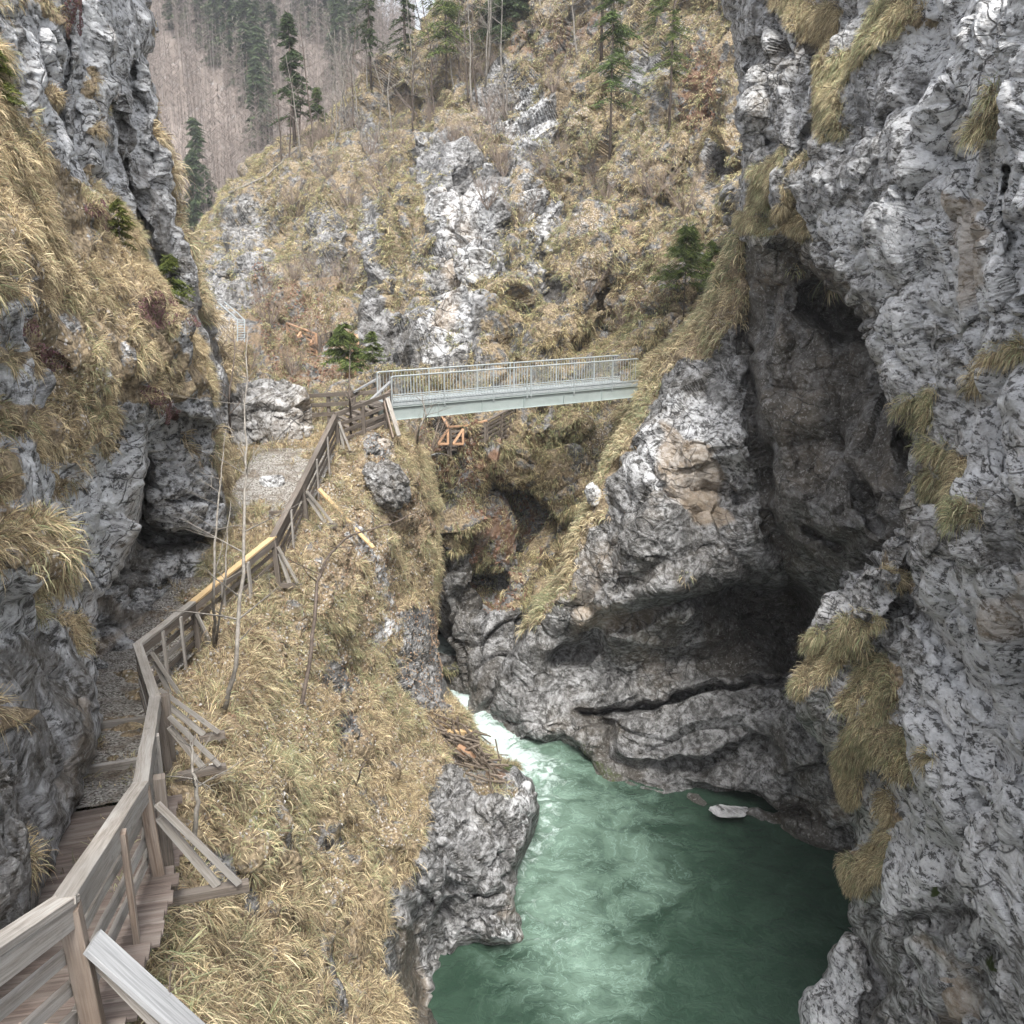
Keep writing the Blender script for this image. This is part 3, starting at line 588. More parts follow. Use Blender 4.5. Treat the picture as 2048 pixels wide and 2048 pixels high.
patch('alcove_wall', L3_poly, L3_ctrl, 1.8, ROCK, amp=(.3, .22, .13, .04), size=(2., 1.2, .45), strata=((.1, .1, .95), .7, .12), roll=(14, .8), back=.3,
      cuts=[([(270, 1060), (330, 1075), (450, 1078)], 16, 1.7), ([(280, 930), (290, 1080)], 16, .9), ([(190, 1170), (260, 1180), (330, 1170)], 9, .5), ([(290, 960), (350, 1000), (440, 1010)], 8, .5)],
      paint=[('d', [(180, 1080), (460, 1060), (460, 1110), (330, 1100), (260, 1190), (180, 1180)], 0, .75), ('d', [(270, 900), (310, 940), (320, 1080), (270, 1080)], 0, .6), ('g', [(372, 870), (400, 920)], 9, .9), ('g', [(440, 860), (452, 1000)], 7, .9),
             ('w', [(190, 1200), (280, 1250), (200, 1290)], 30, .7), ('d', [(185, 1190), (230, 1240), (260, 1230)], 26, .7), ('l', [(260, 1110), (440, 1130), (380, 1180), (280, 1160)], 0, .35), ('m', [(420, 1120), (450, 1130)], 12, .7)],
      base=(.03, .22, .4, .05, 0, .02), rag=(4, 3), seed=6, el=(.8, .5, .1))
L1_poly = [(-260, -160), (240, -160), (222, 0), (216, 60), (204, 130), (212, 240), (236, 410), (266, 480), (272, 530), (328, 572), (362, 640), (394, 695), (426, 780), (434, 850), (405, 842), (340, 830), (300, 850), (288, 880), (286, 1000), (274, 1060), (250, 1130), (212, 1170), (190, 1200), (188, 1300),
           (194, 1400), (190, 1500), (170, 1560), (140, 1660), (112, 1740), (66, 1830), (0, 1890), (-120, 1960), (-260, 2050)]
L1_ctrl = [(-200, 0, 11), (0, 0, 14), (100, 0, 17), (222, 0, 20.2), (0, 250, 12.5), (100, 300, 15.5), (212, 240, 20), (236, 410, 19.6), (0, 500, 9.8), (100, 600, 12.6), (200, 520, 17), (272, 530, 19.4), (328, 572, 20.4), (394, 695, 21.6), (430, 800, 22.6), (300, 700, 18.6), (200, 800, 15.6), (300, 830, 18.8), (288, 950, 18.8),
           (0, 750, 9.8), (100, 900, 12.6), (0, 1000, 9.4), (150, 1000, 14.6), (240, 1000, 17.4), (250, 1130, 18.2), (190, 1200, 17.2), (190, 1350, 15.2), (192, 1490, 13.2), (150, 1620, 11.2), (112, 1740, 9.6), (66, 1830, 8.7), (0, 1890, 7.6), (100, 1200, 12.8), (40, 1120, 9.6), (100, 1350, 12.4), (90, 1500, 10.8), (0, 1350, 9.4), (0, 1600, 8.4),
           (-200, 500, 7), (-200, 1200, 7), (-200, 1950, 6), (50, 1700, 8.8)]
patch('left_cliff', L1_poly, L1_ctrl, 2.0, ROCK, amp=(.34, .22, .12, .05), size=(2.2, 1.1, .36), strata=((.3, .3, .8), 1.6, .1), roll=(18, .9), back=.25,
      cuts=[([(70, 20), (90, 200), (150, 240)], 14, .6), ([(60, 470), (110, 640)], 30, -.3), ([(100, 1040), (120, 1250), (60, 1280)], 16, .5), ([(0, 1260), (110, 1290)], 14, .5), ([(150, 1120), (200, 1160)], 10, .5), ([(190, 820), (270, 860)], 14, .4), ([(0, 850), (100, 900)], 16, .4), ([(20, 700), (130, 740)], 14, .4)],
      bumps=[(60, 1100, 70, 60, 20, -.8), (230, 990, 50, 60, 0, -.5), (100, 1240, 50, 40, 30, -.5), (60, 560, 80, 50, 20, -.5), (300, 740, 70, 50, 30, -.4)],
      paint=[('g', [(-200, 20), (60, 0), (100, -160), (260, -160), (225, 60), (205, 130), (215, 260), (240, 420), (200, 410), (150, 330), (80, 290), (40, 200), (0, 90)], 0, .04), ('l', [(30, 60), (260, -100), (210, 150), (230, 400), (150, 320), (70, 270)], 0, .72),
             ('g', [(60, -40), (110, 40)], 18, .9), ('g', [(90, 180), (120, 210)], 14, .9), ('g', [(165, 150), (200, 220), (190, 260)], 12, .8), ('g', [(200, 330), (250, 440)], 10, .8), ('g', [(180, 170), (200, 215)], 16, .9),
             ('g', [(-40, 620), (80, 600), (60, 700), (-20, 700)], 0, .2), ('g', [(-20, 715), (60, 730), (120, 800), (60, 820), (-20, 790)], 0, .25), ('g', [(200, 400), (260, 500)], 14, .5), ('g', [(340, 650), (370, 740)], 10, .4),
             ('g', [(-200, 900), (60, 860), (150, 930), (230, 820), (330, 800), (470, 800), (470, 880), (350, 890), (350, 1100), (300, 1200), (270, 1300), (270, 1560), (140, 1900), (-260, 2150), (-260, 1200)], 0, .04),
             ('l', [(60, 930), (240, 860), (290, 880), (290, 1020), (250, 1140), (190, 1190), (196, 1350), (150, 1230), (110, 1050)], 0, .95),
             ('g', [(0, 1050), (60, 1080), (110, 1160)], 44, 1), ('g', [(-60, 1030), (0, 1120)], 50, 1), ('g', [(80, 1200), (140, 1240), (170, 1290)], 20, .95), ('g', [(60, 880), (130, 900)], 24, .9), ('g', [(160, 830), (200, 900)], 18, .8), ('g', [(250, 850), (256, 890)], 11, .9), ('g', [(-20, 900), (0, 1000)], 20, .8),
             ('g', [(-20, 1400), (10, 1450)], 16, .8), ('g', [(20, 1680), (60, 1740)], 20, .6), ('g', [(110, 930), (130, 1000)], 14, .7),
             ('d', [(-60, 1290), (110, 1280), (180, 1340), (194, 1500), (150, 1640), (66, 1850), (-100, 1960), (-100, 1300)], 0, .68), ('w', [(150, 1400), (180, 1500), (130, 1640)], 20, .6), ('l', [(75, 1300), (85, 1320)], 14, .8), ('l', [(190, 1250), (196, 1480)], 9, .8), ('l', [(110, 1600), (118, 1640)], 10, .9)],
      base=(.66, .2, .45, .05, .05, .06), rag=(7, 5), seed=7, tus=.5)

# ---- gravel path between the boardwalk and the bridge
def strip(name, pts_r, pts_l, mat, n=60, seed=0):
    def cr(P, t):
        k = min(int(t), len(P) - 2); f = t - k
        return P[k] * (1 - f) + P[k + 1] * f
    rows = []; m = 40
    for i in range(n + 1):
        t = i / n * (len(pts_r) - 1); a = cr(pts_r, t); b = cr(pts_l, t)
        for j in range(m + 1): rows.append(a * (1 - j / m) + b * (j / m))
    v = np.array([tuple(p) for p in rows], np.float32)
    v[:, 2] += .07 * fbm(v / .7 + seed, 3) + .03 * fbm(v / .15, 2) - .0
    idx = np.arange((n + 1) * (m + 1)).reshape(n + 1, m + 1)
    f = np.stack([idx[:-1, :-1].ravel(), idx[:-1, 1:].ravel(), idx[1:, 1:].ravel(), idx[1:, :-1].ravel()], 1)
    return mesh_np(name, v, f, 4, mat)
def gravel_mat():
    m, nt, bs = new_mat('path_gravel'); g = NT(nt); P = g.pos()
    v = g.vor(P, 24, out=1); vd = g.vor(P, 24)
    c = g.mix(g.ramp(g.sep(v)[0], .1, .9), (.34, .32, .29), (.58, .56, .52))
    c = g.mix(g.ramp(g.noise(P, 1.4, 6, .7), .45, .68), c, (.20, .155, .11))
    c = g.mix(g.ramp(vd, .45, .8), c, (.12, .10, .08))
    g.set(bs.inputs['Base Color'], c); bs.inputs['Roughness'].default_value = .95
    g.set(bs.inputs['Normal'], g.bump(g.math('ADD', g.math('MULTIPLY', vd, -1), g.noise(P, 5, 6, .7)), .06, 1))
    return m
GRAVEL = gravel_mat()
extra = WV(505, 880, 31.5); extra2 = WV(440, 930, 31)
pr = [DECK[2] * .35 + DECK[3] * .65] + DECK[3:9]; pl = [LEFT[2] * .35 + LEFT[3] * .65] + LEFT[3:9]
prop(strip('path', [p - Vector((0, 0, .02)) for p in pr], [p + Vector((-.3, 0, .02)) for p in pl], GRAVEL), kind='structure')

# ---- river: pool and rapid
def water_mesh():
    gx = np.arange(-14, 24, .09); gy = np.arange(13, 43, .09)
    X, Y = [a.ravel().astype(np.float32) for a in np.meshgrid(gx, gy)]
    Z = np.zeros_like(X)
    px, py, d = PX((X, Y, Z + 0.0))
    return X, Y, Z, px, py, len(gx), len(gy)
X, Y, Z, wpx, wpy, nx, ny = water_mesh()
wp_ = np.stack([X, Y, Z], 1)
wxn = wpx + 26 * n2(X, Y, 1.3, 1); wyn = wpy + 26 * n2(X, Y, 1.3, 4)
foam = 1.25 * line_w(wxn, wyn, [(870, 1320), (905, 1400), (950, 1450), (1000, 1490), (1030, 1520)], 56)
foam = np.maximum(foam, .95 * line_w(wxn, wyn, [(950, 1440), (1010, 1490), (1060, 1540)], 90))
foam = np.maximum(foam, .6 * line_w(wxn, wyn, [(1050, 1540), (1090, 1600), (1085, 1690), (1040, 1740)], 52))
foam = np.maximum(foam, .42 * line_w(wxn, wyn, [(1030, 1760), (1070, 1830), (1150, 1900)], 60))
milk = .95 * line_w(wxn, wyn, [(1050, 1500), (1110, 1600), (1100, 1750), (1130, 1880), (1180, 1950)], 165)
milk = np.maximum(milk, .8 * line_w(wxn, wyn, [(1230, 1640), (1290, 1760)], 120))
milk = np.maximum(milk, .55 * line_w(wxn, wyn, [(1150, 1980), (1200, 2100)], 150))
turb = np.clip(foam * 1.2 + milk * .4, 0, 1)
Z += .16 * turb * fbm(wp_ / .8, 4) + .05 * turb * fbm(wp_ / .22, 3, ridged=True) + .012 * fbm(wp_ / 1.5, 3)
rap = line_w(wpx, wpy, [(880, 1325), (890, 1350)], 40)
Z += np.clip((Y - 38.3) * .5, 0, 2.2) + .25 * foam * np.abs(fbm(wp_ / .5, 3))
idx = np.arange(nx * ny).reshape(ny, nx)
f = np.stack([idx[:-1, :-1].ravel(), idx[:-1, 1:].ravel(), idx[1:, 1:].ravel(), idx[1:, :-1].ravel()], 1)
def water_mat():
    m, nt, bs = new_mat('river_water'); g = NT(nt); P = g.pos()
    a = g.sep(g.attr('m1').outputs['Color'])
    wv = g.noise(P, .55, 4, .6, out=1); wm = g.n('ShaderNodeVectorMath', operation='MULTIPLY_ADD')
    g.set(wm.inputs[0], wv); wm.inputs[1].default_value = (2.2, 2.2, 0); g.set(wm.inputs[2], P); Q = wm.outputs[0]
    n = g.noise(Q, 1.1, 6, .6); fine = g.noise(Q, 3.2, 7, .7)
    st = g.math('ABSOLUTE', g.math('SUBTRACT', g.noise(Q, 1.0, 8, .68), .5))
    lines = g.ramp(st, 0, .018, 1, 0)
    col = g.mix(g.ramp(n, .3, .7), (.022, .045, .030), (.036, .066, .046))
    mk = g.ramp(g.math('ADD', a[1], g.math('MULTIPLY', g.math('SUBTRACT', n, .5), 1.3)), .1, 1.15)
    col = g.mix(mk, col, (.185, .275, .22))
    col = g.mix(g.math('MULTIPLY', g.math('MULTIPLY', lines, g.ramp(a[1], .0, .7, .10, 1)), .30), col, (.36, .52, .44))
    fm = g.ramp(g.math('ADD', a[0], g.math('MULTIPLY', g.math("SUBTRACT", fine, .5), 2.4)), .42, 1.15)
    col = g.mix(fm, col, (.52, .62, .60))
    g.set(bs.inputs['Base Color'], col)
    g.set(bs.inputs['Roughness'], g.math('MAXIMUM', g.math('MULTIPLY', fm, .7), .09)); bs.inputs['IOR'].default_value = 1.33
    bs.inputs['Specular IOR Level'].default_value = .5
    b = g.bump(g.noise(Q, 2.4, 5, .6), .10, .7); b = g.bump(fine, .08, g.ramp(a[1], 0, .8, .12, .8) if False else .35, b)
    g.set(bs.inputs['Normal'], b)
    return m
wo = mesh_np('water', np.stack([X, Y, Z], 1), f, 4, water_mat(), smooth=True, attrs={'m1': np.stack([foam, milk * .8, turb], 1).astype(np.float32)})
prop(wo, kind='structure')
# river bed below everything, out of sight but solid
mesh_np('riverbed', [(-60, -5, -2.5), (60, -5, -2.5), (60, 110, -2.5), (-60, 110, -2.5)], [(0, 1, 2, 3)], 4, simple_mat('riverbed_rock', (.05, .05, .045), (.1, .1, .09)))
prop(bpy.data.objects['riverbed'], kind='structure')

# ---- far valley side
def hill():
    gx = np.linspace(-420, 420, 240); gy = np.linspace(105, 620, 200)
    X, Y = [a.ravel() for a in np.meshgrid(gx, gy)]
    rise = np.clip(Y - 135, 0, None)
    ridge = 215 - 0.62 * np.clip(X + 45, 0, 90) * 1.6 - .15 * np.clip(-X - 60, 0, 200)
    Z = 4 + rise * .50
    Z = np.minimum(Z, 56 + 1.6 * np.clip(-X - 58, 0, 70))
    p = np.stack([X, Y, Z], 1).astype(np.float32)
    Z = Z + 6 * fbm(p / 90, 4) * np.clip(rise / 60, 0, 1) + 3 * fbm(p / 20, 3)
    idx = np.arange(len(gx) * len(gy)).reshape(len(gy), len(gx))
    f = np.stack([idx[:-1, :-1].ravel(), idx[:-1, 1:].ravel(), idx[1:, 1:].ravel(), idx[1:, :-1].ravel()], 1)
    m, nt, bs = new_mat('forest_floor'); g = NT(nt); P = g.pos()
    c = g.mix(g.ramp(g.noise(P, .06, 6, .6), .35, .65), (.17, .14, .12), (.25, .21, .185))
    c = g.mix(g.ramp(g.noise(P, .4, 6, .7), .55, .7), c, (.33, .32, .31))
    g.set(bs.inputs['Base Color'], c); bs.inputs['Roughness'].default_value = 1
    o = mesh_np('far_hill', np.stack([X, Y, Z], 1), f, 4, m, smooth=True); prop(o, kind='structure')
    return lambda x, y: float(Z[np.argmin((X - x) ** 2 + (Y - y) ** 2)]), (gx, gy, Z.reshape(len(gy), len(gx)))
hill_z, HG = hill()
# ================================================================= timber walkway, footbridge, boulders
OLD = wood_material('weathered_wood', (.20, .175, .15), (.40, .37, .335), (.50, .49, .47), .55)
OLDD = wood_material('dark_weathered_wood', (.085, .07, .058), (.22, .185, .155), (.27, .25, .23), .45)
BRN = wood_material('brown_post_wood', (.15, .11, .085), (.31, .245, .195), (.36, .33, .30), .5)
PALE = wood_material('pale_plank_wood', (.20, .205, .21), (.33, .335, .34), (.40, .405, .41), .5)
NEW = wood_material('fresh_timber', (.50, .33, .16), (.66, .48, .27), (.70, .56, .36), .4)
ORG = wood_material('orange_larch_timber', (.42, .24, .14), (.56, .35, .22), (.56, .40, .27), .4)
UP = Vector((0, 0, 1))
def hdir(a, b):
    t = b - a; t.z = 0; return t.normalized()
def outw(a, b):                      # horizontal normal on the river side of the walkway
    t = hdir(a, b); return Vector((t.y, -t.x, 0))

# --- railing along the walkway
rail = thing('wooden_railing', DECK[1], 'long weathered timber railing zigzagging along the cliff walkway from the near left corner', 'railing')
hr_w, hr_h = .15, .05
for k in range(len(RAIL) - 1):
    a, b = RAIL[k].copy(), RAIL[k + 1].copy(); o = outw(a, b); t = (b - a).normalized()
    mat = OLD if k < 4 else (NEW if k == 5 else OLDD if k > 5 else OLD)
    m = MB(); m.beam(a - t * .04, b + t * .06, hr_w, hr_h + (.002 if k % 2 else 0), jit=.004); hrl = m.build('handrail', mat, rail)
    if k == 5: prop(hrl, 'pale yellow new timber handrail')
    m = MB(); m.beam(a - UP * .115 - t * .0 + o * .045, b - UP * .115 + o * .045, .045, .16, jit=.004); m.build('top_rail', OLD if k < 4 else OLDD, rail)
    L = (b - a).length
    for q, dz in enumerate((.42, .67, .90)):
        m = MB(); m.beam(a - UP * dz - o * .035, b - UP * (dz + .0) - o * .035, .04, .095, jit=.006, roll=.03 * (q - 1))
        m.build('rail', (OLD if k < 3 else OLDD) if q != 1 else (OLD if k < 5 else OLDD), rail)
def post(p, o, t, w, mat, down=.35, up_=-.03):
    m = MB(); m.beam(p - UP * (RH + down) + o * .1, p + UP * up_ + o * .02 - UP * .03, w, w, up=t, jit=.004); m.build('post', mat, rail)
for k in range(1, 9):
    a, b = RAIL[k], RAIL[min(k + 1, 8)]
    if k == 8: a2, b2 = RAIL[7], RAIL[8]
    else: a2, b2 = a, b
    post(RAIL[k], outw(a2, b2) * .9, hdir(a2, b2), .12 if k > 1 else .13, BRN if k in (1,) else (OLDD if k > 2 else BRN))
for k, fs in ((1, (.5,)), (2, (.5,)), (3, (.5,)), (4, (.33, .66)), (5, (.3, .62)), (6, (.5,)), (7, (.33, .66))):
    for f in fs:
        p = RAIL[k].lerp(RAIL[k + 1], f)
        m = MB(); o = outw(RAIL[k], RAIL[k + 1])
        m.beam(p - UP * (RH + .15) - o * .01 + o * .1, p - UP * .04 + o * .085, .05, .09, up=hdir(RAIL[k], RAIL[k + 1]), jit=.003)
        m.build('post', BRN if k == 1 else OLD, rail)
# the second, darker post standing close beside the corner post
for k in (2, 3):
    o = outw(RAIL[k], RAIL[k + 1]); p = RAIL[k] + hdir(RAIL[k], RAIL[k + 1]) * .35 + o * .16
    m = MB(); m.beam(p - UP * 1.9, p - UP * .15, .12, .12, up=o, jit=.004); m.build('post', OLDD, rail)

# --- outriggers with raking braces on the river side (each moves with the railing)
def raker(k, f, length, plank=True, big=False, dz=.12, skew=0.):
    a, b = RAIL[k], RAIL[min(k + 1, 8)]
    if k == 8: a, b = RAIL[7], RAIL[8]; f = 1
    p = a.lerp(b, f); o = outw(a, b); t = hdir(a, b); o = (o + t * skew).normalized()
    foot = p - UP * (RH + dz); end = foot + o * length - UP * .02
    m = MB(); m.beam(foot - o * .5, end + o * .1, .13 if big else .11, .13 if big else .11, jit=.006); m.build('outrigger', BRN if big else OLDD, rail)
    top = p - UP * (.30 if big else .22) + o * .14
    m = MB(); m.beam(top - UP * .2 + t * .02, end - o * .22 + UP * .07, .05 if not big else .08, .09 if not big else .1, jit=.004); m.build('brace', OLD, rail)
    if plank:
        m = MB(); m.beam(top + t * (-.09) + UP * .02, end + UP * .10 - t * .09, .035 if not big else .2, .07 if not big else .045, up=UP, jit=.003)
        m.build('brace', PALE if big else OLD, rail)
raker(1, 0.03, .80, True, True, dz=.06, skew=-.30)
raker(2, 0.0, .85, dz=.30); raker(3, -0.08, .75); raker(3, .35, .95); raker(4, .10, .60); raker(5, .0, .55); raker(6, .0, .55); raker(7, .0, .8, dz=.1); raker(8, 1, .45)
m = MB(); a, b = RAIL[6], RAIL[7]
m.beam(DECK[7] - UP * .15 + outw(a, b) * .9, DECK[7] - UP * .15 - outw(a, b) * .4, .12, .1); m.build('outrigger', OLDD, rail)

# --- boardwalk in the foreground
bw = thing('boardwalk', DECK[1], 'weathered plank boardwalk bridging the rock at the lower left', 'boardwalk')
pl_r, pl_l = [], []
m = MB(); mats = []
bd = [DECK[0], DECK[1], DECK[2], DECK[2] * .35 + DECK[3] * .65]
bl = [LEFT[0], LEFT[1], LEFT[2], LEFT[2] * .35 + LEFT[3] * .65]
for seg in range(3):
    a, b, c, d_ = bd[seg], bd[seg + 1], bl[seg], bl[seg + 1]; n = max(2, int((b - a).length / .275))
    o = outw(a, b)
    for i in range(n):
        f = (i + .5) / n; e = random.uniform(-.05, .04); dn = UP * (.035 + .00 * i)
        m.beam(c.lerp(d_, f) - dn - o * .25 * (seg > 0) + UP * random.uniform(-.008, .008), a.lerp(b, f) - dn + o * (.26 + e) + UP * random.uniform(-.012, .012), .185, .028, jit=.004)
m.build('deck_planks', wood_material('deck_plank_wood', (.085, .062, .052), (.20, .16, .14), (.30, .27, .24), .6), bw)
for off in (.2, .9):
    m = MB()
    for seg in range(3):
        o = outw(bd[seg], bd[seg + 1]); m.beam(bd[seg] - o * (off - .3) - UP * .145, bd[seg + 1] - o * (off - .3) - UP * .145, .12, .16)
    m.build('stringer', OLDD, bw)
# timber edge where planks end and gravel begins
m = MB(); e = DECK[2] * .35 + DECK[3] * .65
# step timbers across the gravel path
for k, f, kind in ((3, .05, 0), (6, .45, 1), (7, .05, 1), (3, .62, 0)):
    a = DECK[k].lerp(DECK[k + 1], f); b = LEFT[k].lerp(LEFT[k + 1], f) if kind == 0 else DECK[k].lerp(DECK[k + 1], f) - outw(DECK[k], DECK[k + 1]) * (1.5 if k == 6 else 1.0)
    s = MB(); s.beam(a + UP * .06, b + UP * .06, .09, .22 if kind else .12, jit=.008)
    o_ = s.build('timber_step', OLDD if kind else OLD)
    prop(o_, {(3, .05): 'thin timber edging lying across the gravel just above the boardwalk planks', (3, .62): 'low grey timber sill across the path before the rock alcove',
              (6, .45): 'broad dark step board across the path behind the new yellow handrail', (7, .05): 'short dark step timber beside the small white rock'}[(k, f)], 'step timber')

# --- steel footbridge
GALV = simple_mat('galvanised_steel', (.40, .44, .45), (.50, .54, .55), 6, .45, 0, .35, .5)
GIRD = simple_mat('painted_girder_steel', (.33, .38, .37), (.38, .43, .42), 3, .5, 0, .1, .5)
B0 = WV(783, 841, 33.5); B1 = WV(1274, 794, 38.5); bt = (B1 - B0); BL = bt.length; bt.normalize()
bn = Vector((-bt.y, bt.x, 0)).normalized()
if bn.y < 0: bn = -bn
br = thing('metal_footbridge', B0, 'grey galvanised steel footbridge with slender railings spanning the gorge', 'footbridge')
BW = 1.15
def BP(s, o, z): return B0 + bt * s + bn * o + UP * z
GH = .46
for off in (0, BW):
    m = MB(); m.beam(BP(0, off, GH / 2), BP(BL, off, GH / 2), .015, GH, bev=0)
    m.beam(BP(0, off, .012), BP(BL, off, .012), .14, .02, bev=0); m.beam(BP(0, off, GH - .012), BP(BL, off, GH - .012), .14, .02, bev=0)
    for s in np.arange(.02, BL, BL / 6): m.beam(BP(s, off - .035, .03), BP(s, off - .035, GH - .03), .012, .06, up=bn)
    m.build('girder', GIRD, br)
m = MB()
for off in (0, BW):
    m.beam(BP(.02, off, GH + .06), BP(BL, off, GH + .06), .06, .08, bev=.1); m.beam(BP(.02, off, GH + .14), BP(BL, off, GH + .14), .05, .03)
m.build('edge_channel', GALV, br)
m = MB()
for i in range(int(BL / .12)): m.beam(BP(.05 + i * .12, .04, GH + .05), BP(.05 + i * .12, BW - .04, GH + .05), .085, .025, bev=0)
m.build('grating', GALV, br)
TOP = 1.50; BOT = GH + .20
posts = [0.02, 2.0, 3.95, 5.35, 5.52, 7.4, 9.15, 10.5]
for off in (-.05, BW + .05):
    m = MB(); m.tube([BP(0, off, TOP - .08), BP(.03, off, TOP - .02), BP(.1, off, TOP), BP(BL * .5, off, TOP), BP(BL - .1, off, TOP), BP(BL - .02, off, TOP - .03)], .026, 8)
    m.build('handrail', GALV, br, True)
    m = MB(); m.beam(BP(.02, off, BOT), BP(BL, off, BOT), .03, .03); m.build('lower_rail', GALV, br)
    ps = [p for p in posts if p < BL - .05]
    for s in ps:
        m = MB(); m.beam(BP(s, off, GH - .1), BP(s, off, TOP - .01), .045, .045, up=bn); m.build('post', GALV, br)
    for i in range(len(ps)):
        e = ps[i + 1] if i + 1 < len(ps) else BL - .03
        if e - ps[i] < .3: continue
        m = MB(); n = int((e - ps[i]) / .115)
        for j in range(1, n): s = ps[i] + (e - ps[i]) * j / n; m.beam(BP(s, off, BOT), BP(s, off, TOP), .013, .013, up=bn, bev=0)
        m.build('baluster_panel', GALV, br)

# --- timber approach to the bridge
def timber(name, lab, cat, beams, loc=None, grp=None):
    """beams: list of (part name, a, b, w, h, material)"""
    root = thing(name, loc or beams[0][1], lab, cat, grp)
    for pn, a, b, w_, h_, mt in beams:
        m = MB(); m.beam(a, b, w_, h_, jit=.005); m.build(pn, mt, root)
    return root
bl_ = []
A0 = WV(612, 792, 35.5); A1 = WV(700, 787, 34.8); A2 = WV(765, 783, 34.6)
for q, dz in enumerate((0, .36, .72, 1.1)):
    bl_.append(('rail', A0 - UP * dz, A1 - UP * dz + UP * .02 * q, .06, .14, OLDD))
    if q < 3: bl_.append(('rail', A1 - UP * (dz + .02), A2 - UP * dz, .055, .13, OLDD))
for p in (A0, A0.lerp(A1, .5), A1): bl_.append(('post', p - UP * 1.5 + Vector((0, .08, 0)), p + UP * .08 + Vector((0, .08, 0)), .13, .13, OLDD))
timber('plank_fence', 'dark four-rail timber fence between the big boulder and the steel bridge', 'fence', bl_)
H0 = RAIL[8]; H1 = WV(780, 790, 33.3); oo = outw(H0, H1); bl_ = [('handrail', H0 + UP * .0, H1 + UP * .04, .07, .13, OLDD)]
for dz in (.36, .62, .88): bl_.append(('rail', H0 - UP * dz, H1 - UP * (dz - .02), .05, .11, OLDD))
for f in (.48, .9): p = H0.lerp(H1, f); bl_.append(('post', p - UP * 1.5, p - UP * .02, .13, .13, OLDD))
p = H0.lerp(H1, .9) + oo * .1
bl_.append(('brace', p - UP * .05, WV(798, 872, 32.4), .14, .06, OLD)); bl_.append(('brace', p - UP * .15 - Vector((.12, 0, 0)), WV(786, 876, 32.6), .05, .12, BRN))
timber('landing_railing', 'dark timber railing with a leaning plank brace at the left end of the steel bridge', 'railing', bl_)
bl_ = [('handrail', WV(742, 800, 33.0), WV(782, 762, 33.6), .11, .06, PALE), ('post', WV(782, 762, 33.7) - UP * .9, WV(782, 764, 33.7), .1, .1, OLDD), ('rail', WV(765, 796, 33.3), WV(785, 779, 33.7), .05, .14, BRN)]
timber('stair_handrail', 'pale handrail rising to the near corner of the steel bridge', 'handrail', bl_)
bl_ = [('handrail', WV(706, 785, 34.6), WV(757, 756, 35.0), .11, .06, PALE), ('post', WV(757, 756, 35.1) - UP * 1.1, WV(757, 752, 35.1), .12, .12, OLD), ('rail', WV(725, 790, 34.9), WV(760, 776, 35.2), .05, .14, BRN), ('post', WV(708, 787, 34.7) - UP * 1.1, WV(708, 787, 34.7), .1, .1, OLDD)]
timber('stair_handrail', 'pale handrail rising to the far corner of the steel bridge', 'handrail', bl_)
# landing platform with steps
lp = thing('wooden_landing', WV(760, 850, 33.4), 'worn timber landing at the left end of the steel bridge', 'landing')
m = MB(); q0 = B0 + UP * (GH + .04)
for i in range(9):
    c = q0 - bt * (.12 + i * .2) - UP * (.0 if i < 3 else (i - 2) * .12); m.beam(c + bn * -.1, c + bn * 1.4, .18, .05)
m.build('deck_planks', OLDD, lp)
m = MB()
for off in (0, 1.3): m.beam(q0 - bt * .1 + bn * off - UP * .3, q0 - bt * 1.9 + bn * off - UP * .95, .1, .2); m.beam(q0 - bt * .2 + bn * off - UP * 1.4, q0 - bt * .2 + bn * off - UP * .05, .14, .14, up=(1, 0, 0))
m.build('support', OLDD, lp)

# --- newer walkways beyond the bridge
def surf_d(px_, py_, d_):
    P = PATCH['middle_gorge_wall']; dd = []
    for ox, oy in ((0, 0), (0, 12), (0, 24), (-12, 10), (12, 10)):
        k = np.argmin((P['px'] - px_ - ox) ** 2 + (P['py'] - py_ - oy) ** 2 + (~P['inside']) * 1e6); dd.append(PX(P['pos'][k])[2])
    return min(dd) - .9
def walkway(lab, pts, mat, posts=(0, .5, 1), rh=.95, nr=4, tri=(), deck=True, w_=1.0, side=1, tmat=None):
    P_ = [WV(p[0], p[1], p[2] if p[2] < 46.3 else surf_d(*p)) for p in pts]; tri = [(t[0], t[1], t[2] if t[2] < 46.3 else surf_d(t[0], t[1], t[2]), t[3], t[4]) for t in tri]; root = thing('wooden_walkway', P_[0], lab, 'walkway', None)
    for a, b in zip(P_[:-1], P_[1:]):
        m = MB(); m.beam(a, b, .12, .06); m.build('handrail', tmat or mat, root)
        for j in range(nr):
            z = UP * (rh * (j + 1) / (nr + .6)); m = MB(); m.beam(a - z, b - z, .035, .1); m.build('rail', mat, root)
        for f in posts:
            p = a.lerp(b, f); m = MB(); m.beam(p - UP * (rh + .35), p - UP * .02, .1, .1, up=(1, 0, 0)); m.build('post', mat, root)
        if deck:
            n = Vector((-(b - a).y, (b - a).x, 0)).normalized() * w_
            if n.y < 0: n = -n
            k = max(2, int((b - a).length / .3)); m = MB()
            for i in range(k):
                c = a.lerp(b, (i + .5) / k) - UP * (rh + .05); m.beam(c - n * .1, c + n, .24, .05)
            m.build('deck_planks', mat, root)
    for (px_, py_, d_, wpx_, hpx_) in tri:      # bracket triangles
        top = WV(px_, py_, d_); bot = WV(px_, py_ + hpx_, d_); out_ = WV(px_ - wpx_, py_ + hpx_, d_ - .2)
        m = MB(); m.beam(top, bot, .09, .09, up=(0, 1, 0)); m.beam(bot, out_, .09, .09); m.beam(top, out_, .09, .09, up=(0, 1, 0)); m.build('bracket', ORG, root)
    return root
